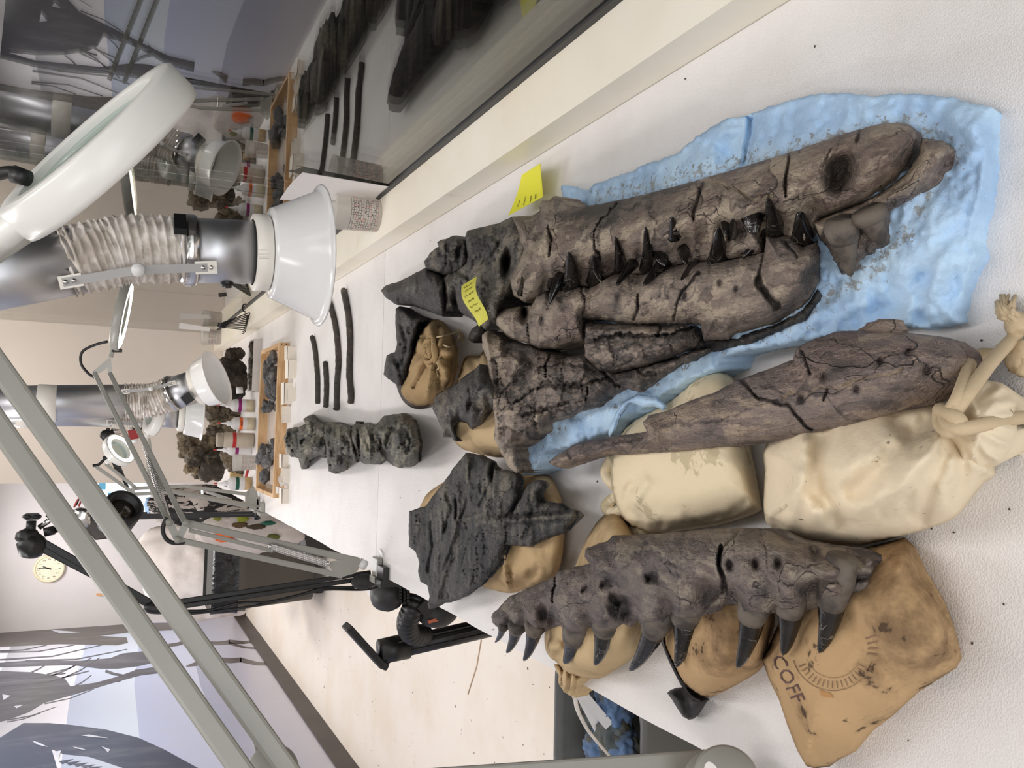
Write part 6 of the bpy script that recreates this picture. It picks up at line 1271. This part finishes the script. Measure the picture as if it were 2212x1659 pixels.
tag(bevel(build(MB().obox(pt(540, 1028, z=ZT)+V((0, .25, .03)), (.035, 0, 0), (0, .02, 0), (0, 0, .03)), 'sponge_block', plain('tan_sponge', lin(176, 152, 104), .9, bump=.5, bs=200)), .003), 'tan sponge block behind the green banded bottle', 'sponge')
tag(build(MB().cyl(pt(535, 1016, z=ZT+.006), pt(530, 1034, z=ZT+.006), .006), 'red_marker', REDL), 'red marker pen lying beside the graduated cup behind the tray', 'pen')
# card box of brown bones and the rocks at the back
bx0, by0 = .172, 4.112; bh = float(pt(546, 790, Y=by0)[2]-ZT)
cb = thing('specimen_box', 'long white card box full of brown bones beside the ledge', 'box', (.294, 4.17, ZT))
build(MB().box((bx0, by0, ZT), (.416, by0+.003, ZT+bh)).box((bx0, by0+.14, ZT), (.416, by0+.143, ZT+bh)).box((bx0, by0+.003, ZT), (bx0+.003, by0+.14, ZT+bh)).box((.413, by0+.003, ZT), (.416, by0+.14, ZT+bh)).box((bx0, by0+.003, ZT), (.416, by0+.14, ZT+.003)), 'box_body', plain('white_cardboard', lin(226, 218, 212), .7), cb)
for i in range(9):
    x = bx0+.02+.025*i; o = tag(build(MB().blob((x, by0+.05+.03*(i % 3), ZT+bh-.012), (.022, .026, .016), 80+i, .35, 2, 3), 'brown_bone', B_ROCKD), 'brown bone piece in the long white specimen box', 'bone', 'bones in the specimen box')
def rock(name, label, blobs, Y, m, amp=.3, grp=None):
    pts = [(pt(x, y, Y=Y+dy), r) for x, y, r, dy in blobs]; zmin = min(p[2]-r for p, r in pts)
    root = thing(name, label, 'rock', (np.mean([p[0] for p, r in pts]), Y, ZT), grp)
    for i, (p, r) in enumerate(pts):
        rx = r*(1+.3*math.sin(i*2.1)); o = build(MB().blob(p, (rx, r, r*(1+.25*math.cos(i*1.7))), 100+i+int(Y*50), amp, 1.8, 4), 'rock_lump', m, root)
        at = o.data.attributes['dust']; at.data.foreach_set('value', np.full(len(o.data.vertices), .35+.25*math.sin(i*3.3), np.float32))
    return root
rock('fossil_rock', 'tall brown lumpy fossil rock against the back wall behind the bottles', [(409, 944, .045, 0), (405, 967, .05, 0), (432, 955, .055, 0), (425, 985, .062, -.02), (448, 962, .05, 0), (455, 988, .06, -.03), (425, 1012, .045, 0), (457, 1012, .058, -.04), (472, 1000, .05, 0), (470, 965, .05, 0), (405, 1012, .022, -.02), (433, 1028, .026, 0), (442, 1033, .018, 0)], 4.9, B_ROCK)
rock('fossil_rock', 'grey brown fossil rocks in a row behind the orange banded bottle', [(452, 876, .04, 0), (462, 890, .05, 0), (470, 912, .05, 0), (482, 893, .05, 0), (492, 912, .045, 0), (462, 930, .045, 0), (495, 935, .04, 0), (505, 885, .04, 0)], 4.75, B_ROCK)
rock('fossil_rock', 'dark brown fossil rock under the tilted white hood', [(512, 764, .030, 0), (500, 772, .034, 0), (486, 782, .034, 0), (498, 800, .058, 0), (508, 822, .050, 0), (482, 812, .05, 0), (480, 838, .045, 0), (506, 846, .04, 0), (494, 862, .035, 0), (516, 800, .045, 0)], 4.38, B_ROCKD, .25)
rock('fossil_rock', 'small grey rock pieces left of the bottles at the table end', [(495, 985, .035, 0), (500, 1000, .035, 0), (490, 1045, .02, 0), (520, 1012, .03, 0)], 4.55, B_ROCK)
tag(build(MB().cyl(pt(517, 836, Y=4.28), pt(518, 850, Y=4.28), .016), 'white_tube', WHITEP), 'short white tube beside the dark brown rock', 'tube')

# ------------------------------------------------------------------ behind the table: bin, plaster jacket, patterned cloths, clock
YBIN = 6.4; bl, br_ = pt(470, 1326, Y=YBIN)[0], pt(470, 1128, Y=YBIN)[0]; zb_ = float(pt(462, 1240, Y=YBIN)[2])
gb = thing('grey_bin', 'big grey wheeled bin with a black liner behind the table', 'bin', ((bl+br_)/2, YBIN+.25, 0))
mb = MB(); vs = []; n = 28
for k, z, hx_, hy_ in ((0, .09, .30, .22), (1, .10, .315, .235), (2, zb_*.72, .355, .25), (3, zb_*.72, .37, .265), (4, zb_-.01, .372, .268), (5, zb_-.01, .35, .25), (6, .3, .33, .235)):
    for p in rrect(hx_*(br_-bl)/.74, hy_, .05, 6): vs.append(((bl+br_)/2+p[0], YBIN+.26+p[1], z))
mb.add(vs, [(i*n+k, i*n+(k+1) % n, (i+1)*n+(k+1) % n, (i+1)*n+k) for i in range(6) for k in range(n)]+[tuple(range(n-1, -1, -1))]); build(mb, 'bin_body', BINGREY, gb)
q = rrect(.378*(br_-bl)/.74, .274, .05, 12); nn = len(q); mb = MB(); vs = []
for j, z in enumerate(np.linspace(zb_-.17, zb_+.012, 9)):
    for k, p in enumerate(q):
        f = 1+.018*perlin(np.array([[k*.45, j*.35, 2.2]]))[0]+.012*(j < 1); vs.append(((bl+br_)/2+p[0]*f, YBIN+.26+p[1]*f, z+(.03*perlin(np.array([[k*.3, 7, 1]]))[0] if j == 0 else 0)))
for k, p in enumerate(q): vs.append(((bl+br_)/2+p[0]*.93, YBIN+.26+p[1]*.93, zb_-.05))
mb.add(vs, [(i*nn+k, i*nn+(k+1) % nn, (i+1)*nn+(k+1) % nn, (i+1)*nn+k) for i in range(9) for k in range(nn)]); build(mb, 'bin_liner', BAGBLK, gb)
for x in (bl+.1, br_-.1):
    for y in (YBIN+.12, YBIN+.42): build(MB().cyl((x-.015, y, .04), (x+.015, y, .04), .04, n=20), 'wheel', BLACK, gb)
pjy = 7.3; pc = pt(410, 1222, Y=pjy)
pj = thing('plaster_jacket', 'big dirty white plaster fossil jacket standing behind the grey bin', 'plaster jacket', (pc[0], pjy, 0))
build(MB().blob((pc[0], pjy, pc[2]-.18), (.44, .30, .56), 9, .12, 1.4, 5), 'plaster_shell', PLASTER, pj)
build(MB().box((pc[0]-.27, pjy-.25, .08), (pc[0]+.27, pjy+.25, .5)), 'wooden_support', BASEBROWN, pj)
for x in (-.2, .2): build(MB().cyl((pc[0]+x-.02, pjy-.2, .04), (pc[0]+x+.02, pjy-.2, .04), .04), 'caster', WHITEP, pj)
def camo():
    t = NT('black_white_print'); n = t.noise(9, 4, .75, (1.6, 1, .6), dist=.6); return t.fin(t.mix(t.ramp(n, .50, .54), lin(30, 28, 28), lin(186, 176, 168)), .85)
cmo = thing('printed_jacket', 'black and white patterned jacket hung up beyond the table end', 'jacket', pt(440, 1095, Y=5.9))
build(MB().blob(pt(430, 1094, Y=5.9), (.14, .10, .30), 12, .16, 2.2, 4).blob(pt(480, 1100, Y=5.85), (.15, .10, .25), 13, .16, 2.2, 4), 'jacket_body', camo(), cmo)
build(MB().cyl((-.52, 5.95, 0), (-.52, 5.95, 1.25), .02), 'stand_post', BLACKM, cmo)
dcl = thing('printed_cloth_bag', 'white cloth bag printed with orange and green animals beyond the table end', 'bag', pt(560, 1150, Y=5.1))
PRB = plain('white_print_cloth', lin(206, 196, 190), .9)
bc_ = pt(545, 1150, Y=5.1); build(MB().blob(bc_, (.12, .08, .24), 14, .14, 2, 4).blob(pt(478, 1152, Y=5.1), (.09, .07, .14), 15, .12, 2, 4).blob(pt(600, 1150, Y=5.1), (.10, .07, .16), 16, .12, 2, 4), 'bag_body', PRB, dcl)
build(MB().box((bc_[0]-.14, 5.06, 0), (bc_[0]+.14, 5.22, max(.2, bc_[2]-.3))), 'stool_under_bag', TARP, dcl)
for px, py, sx, sz, m in [(482, 1158, .030, .05, ORA), (488, 1166, .012, .05, ORA), (480, 1150, .012, .03, ORA), (524, 1119, .025, .03, plain('olive_print', lin(128, 136, 40), .9)), (518, 1134, .016, .04, plain('brown_print', lin(84, 66, 42), .9)), (555, 1138, .014, .05, plain('brown_print_dark', lin(70, 60, 44), .9)), (580, 1130, .012, .04, GRN), (590, 1160, .016, .04, plain('olive_print_dark', lin(92, 96, 46), .9)), (470, 1120, .014, .02, plain('olive_print_light', lin(120, 124, 52), .9))]:
    p = pt(px, py, Y=5.02); build(MB().blob(p, (sx, .006, sz), int(px), .3, 2, 3), 'animal_print', m, dcl)
ck = thing('wall_clock', 'round cream wall clock on the far grey wall', 'clock', pt(106, 1228, Y=YC-.02)); c_ = pt(106, 1228, Y=YC-.02); CKM = plain('cream_clock_plastic', lin(232, 220, 186), .4)
build(MB().lathe([(.0005, -.015), (.145, -.015), (.148, .0), (.142, .016), (.128, .022), (.120, .012)], c_, (0, -1, 0), 56), 'clock_rim', CKM, ck); build(MB().lathe([(.121, .010), (.0005, .010)], c_, (0, -1, 0), 48), 'clock_face', plain('clock_face_white', lin(238, 228, 200), .6), ck)
mb = MB(); yy = c_[1]-.013
for h in range(1, 13):
    a = math.pi/2-h*math.pi/6; tv, tf = text_tris(str(h), .034); tv = tv-np.array([(tv[:, 0].max()+tv[:, 0].min())/2, .012, 0])
    mb.add([(c_[0]+.097*math.cos(a)+v[0], yy, c_[2]+.097*math.sin(a)+v[1]) for v in tv], tf)
build(mb, 'numerals', plain('clock_numeral_brown', lin(110, 84, 70), .7), ck)
mb = MB()
for a, L, w_ in ((math.pi/2-.07, .095, .007), (math.pi/2-.42, .062, .010)): mb.bar(V((c_[0]-.02*math.cos(a), yy-.003, c_[2]-.02*math.sin(a))), V((c_[0]+L*math.cos(a), yy-.003, c_[2]+L*math.sin(a))), .003, w_, ref=(0, 0, 1) if False else (math.sin(a), 0, -math.cos(a)))
build(mb, 'clock_hands', BLACK, ck)
tag(build(MB().bar(pt(208, 1284, Y=YC-.012), pt(242, 1286, Y=YC-.012), .02, .03, ref=(0, 1, 0)), 'wooden_paddle', plain('orange_wood', lin(214, 160, 108), .6)), 'small orange wooden paddle hanging on the far grey wall', 'paddle')
tag(build(MB().cyl(wallp(262, 1338, .02), wallp(276, 1331, .02), .018), 'orange_marker', ORA), 'orange marker stuck to the mural near the far corner', 'marker')
tag(build(MB().cyl(pt(310, 1309, Y=YC-.012), pt(324, 1304, Y=YC-.012), .014), 'grey_rod', LAMPGREY), 'short grey rod on the wall behind the black camera arm', 'rod')
rp_ = thing('red_screen', 'dark red panel with white stripes beyond the table end', 'panel', pt(355, 1100, Y=9.3)); a, b = pt(324, 1112, Y=9.3), pt(385, 1080, Y=9.3)
build(MB().box((a[0], 9.3, b[2]-.9), (b[0], 9.33, a[2])), 'panel_board', GRED, rp_)
for x in (337, 371): build(MB().box((a[0]+.002, 9.29, pt(x+2, 1100, Y=9.3)[2]), (b[0], 9.30, pt(x-1.5, 1100, Y=9.3)[2])), 'white_stripe', WHITEP, rp_)
bj = tag(build(MB().blob(pt(322, 1092, Y=9.31), (.08, .06, .045), 5, .2, 2, 3), 'blue_jacket', plain('pale_blue_cloth', lin(140, 166, 196), .9)), 'folded pale blue cloth lying on top of the red panel', 'cloth')
fs_ = thing('paper_scrap', 'white paper scrap on the floor behind the vacuum cleaner', 'paper', pt(815, 1285, z=0)); sheet4([pt(784, 1268, z=.002), pt(812, 1312, z=.002), pt(835, 1270, z=.002), pt(800, 1250, z=.002)], PAPER, 'scrap', fs_, n=4)
fl = bpy.data.objects['floor']; rs = random.Random(21); mb = MB()
for i in range(150):
    x, y = rs.uniform(-2.0, -.42), rs.uniform(1.5, 7.5); r = rs.uniform(.0012, .0035) if rs.random() < .92 else rs.uniform(.004, .007); mb.obox((x, y, .0006), (r, r*.3, 0), (-r*.2, r*.8, 0), (0, 0, .0006))
o = build(mb, 'floor_debris', plain('dark_debris', lin(96, 82, 70), .9), fl); o['kind'] = 'stuff'
build(MB().tube([pt(1040, 1382, z=.001), pt(1030, 1440, z=.001), pt(1011, 1500, z=.001)], .0035, 5), 'floor_crack', plain('floor_crack_brown', lin(196, 168, 140), .9), fl)
rs = random.Random(5); mb = MB()
for px, py in [(826, 1228), (905, 1060), (1040, 1010), (930, 1080), (1065, 1360), (2096, 790), (2168, 1305), (2100, 1390), (1990, 1420), (2120, 735), (865, 1075), (958, 930), (992, 998), (1140, 1000), (1150, 1010), (1290, 1040), (846, 1160), (1020, 1370), (2060, 1150), (1480, 170), (1760, 100), (890, 610), (930, 520), (2012, 1142), (1962, 1600), (2180, 1100)]:
    p = pt(px, py, z=ZT+.0012); mb.blob(p, (rs.uniform(.0007, .0017), rs.uniform(.0006, .0013), .0008), px, .3, 2, 1)
o = build(mb, 'crumbs', plain('bone_crumb', lin(70, 62, 56), .9)); tag(o, 'tiny dark bone crumbs scattered over the white foam sheets', 'crumbs'); o['kind'] = 'stuff'
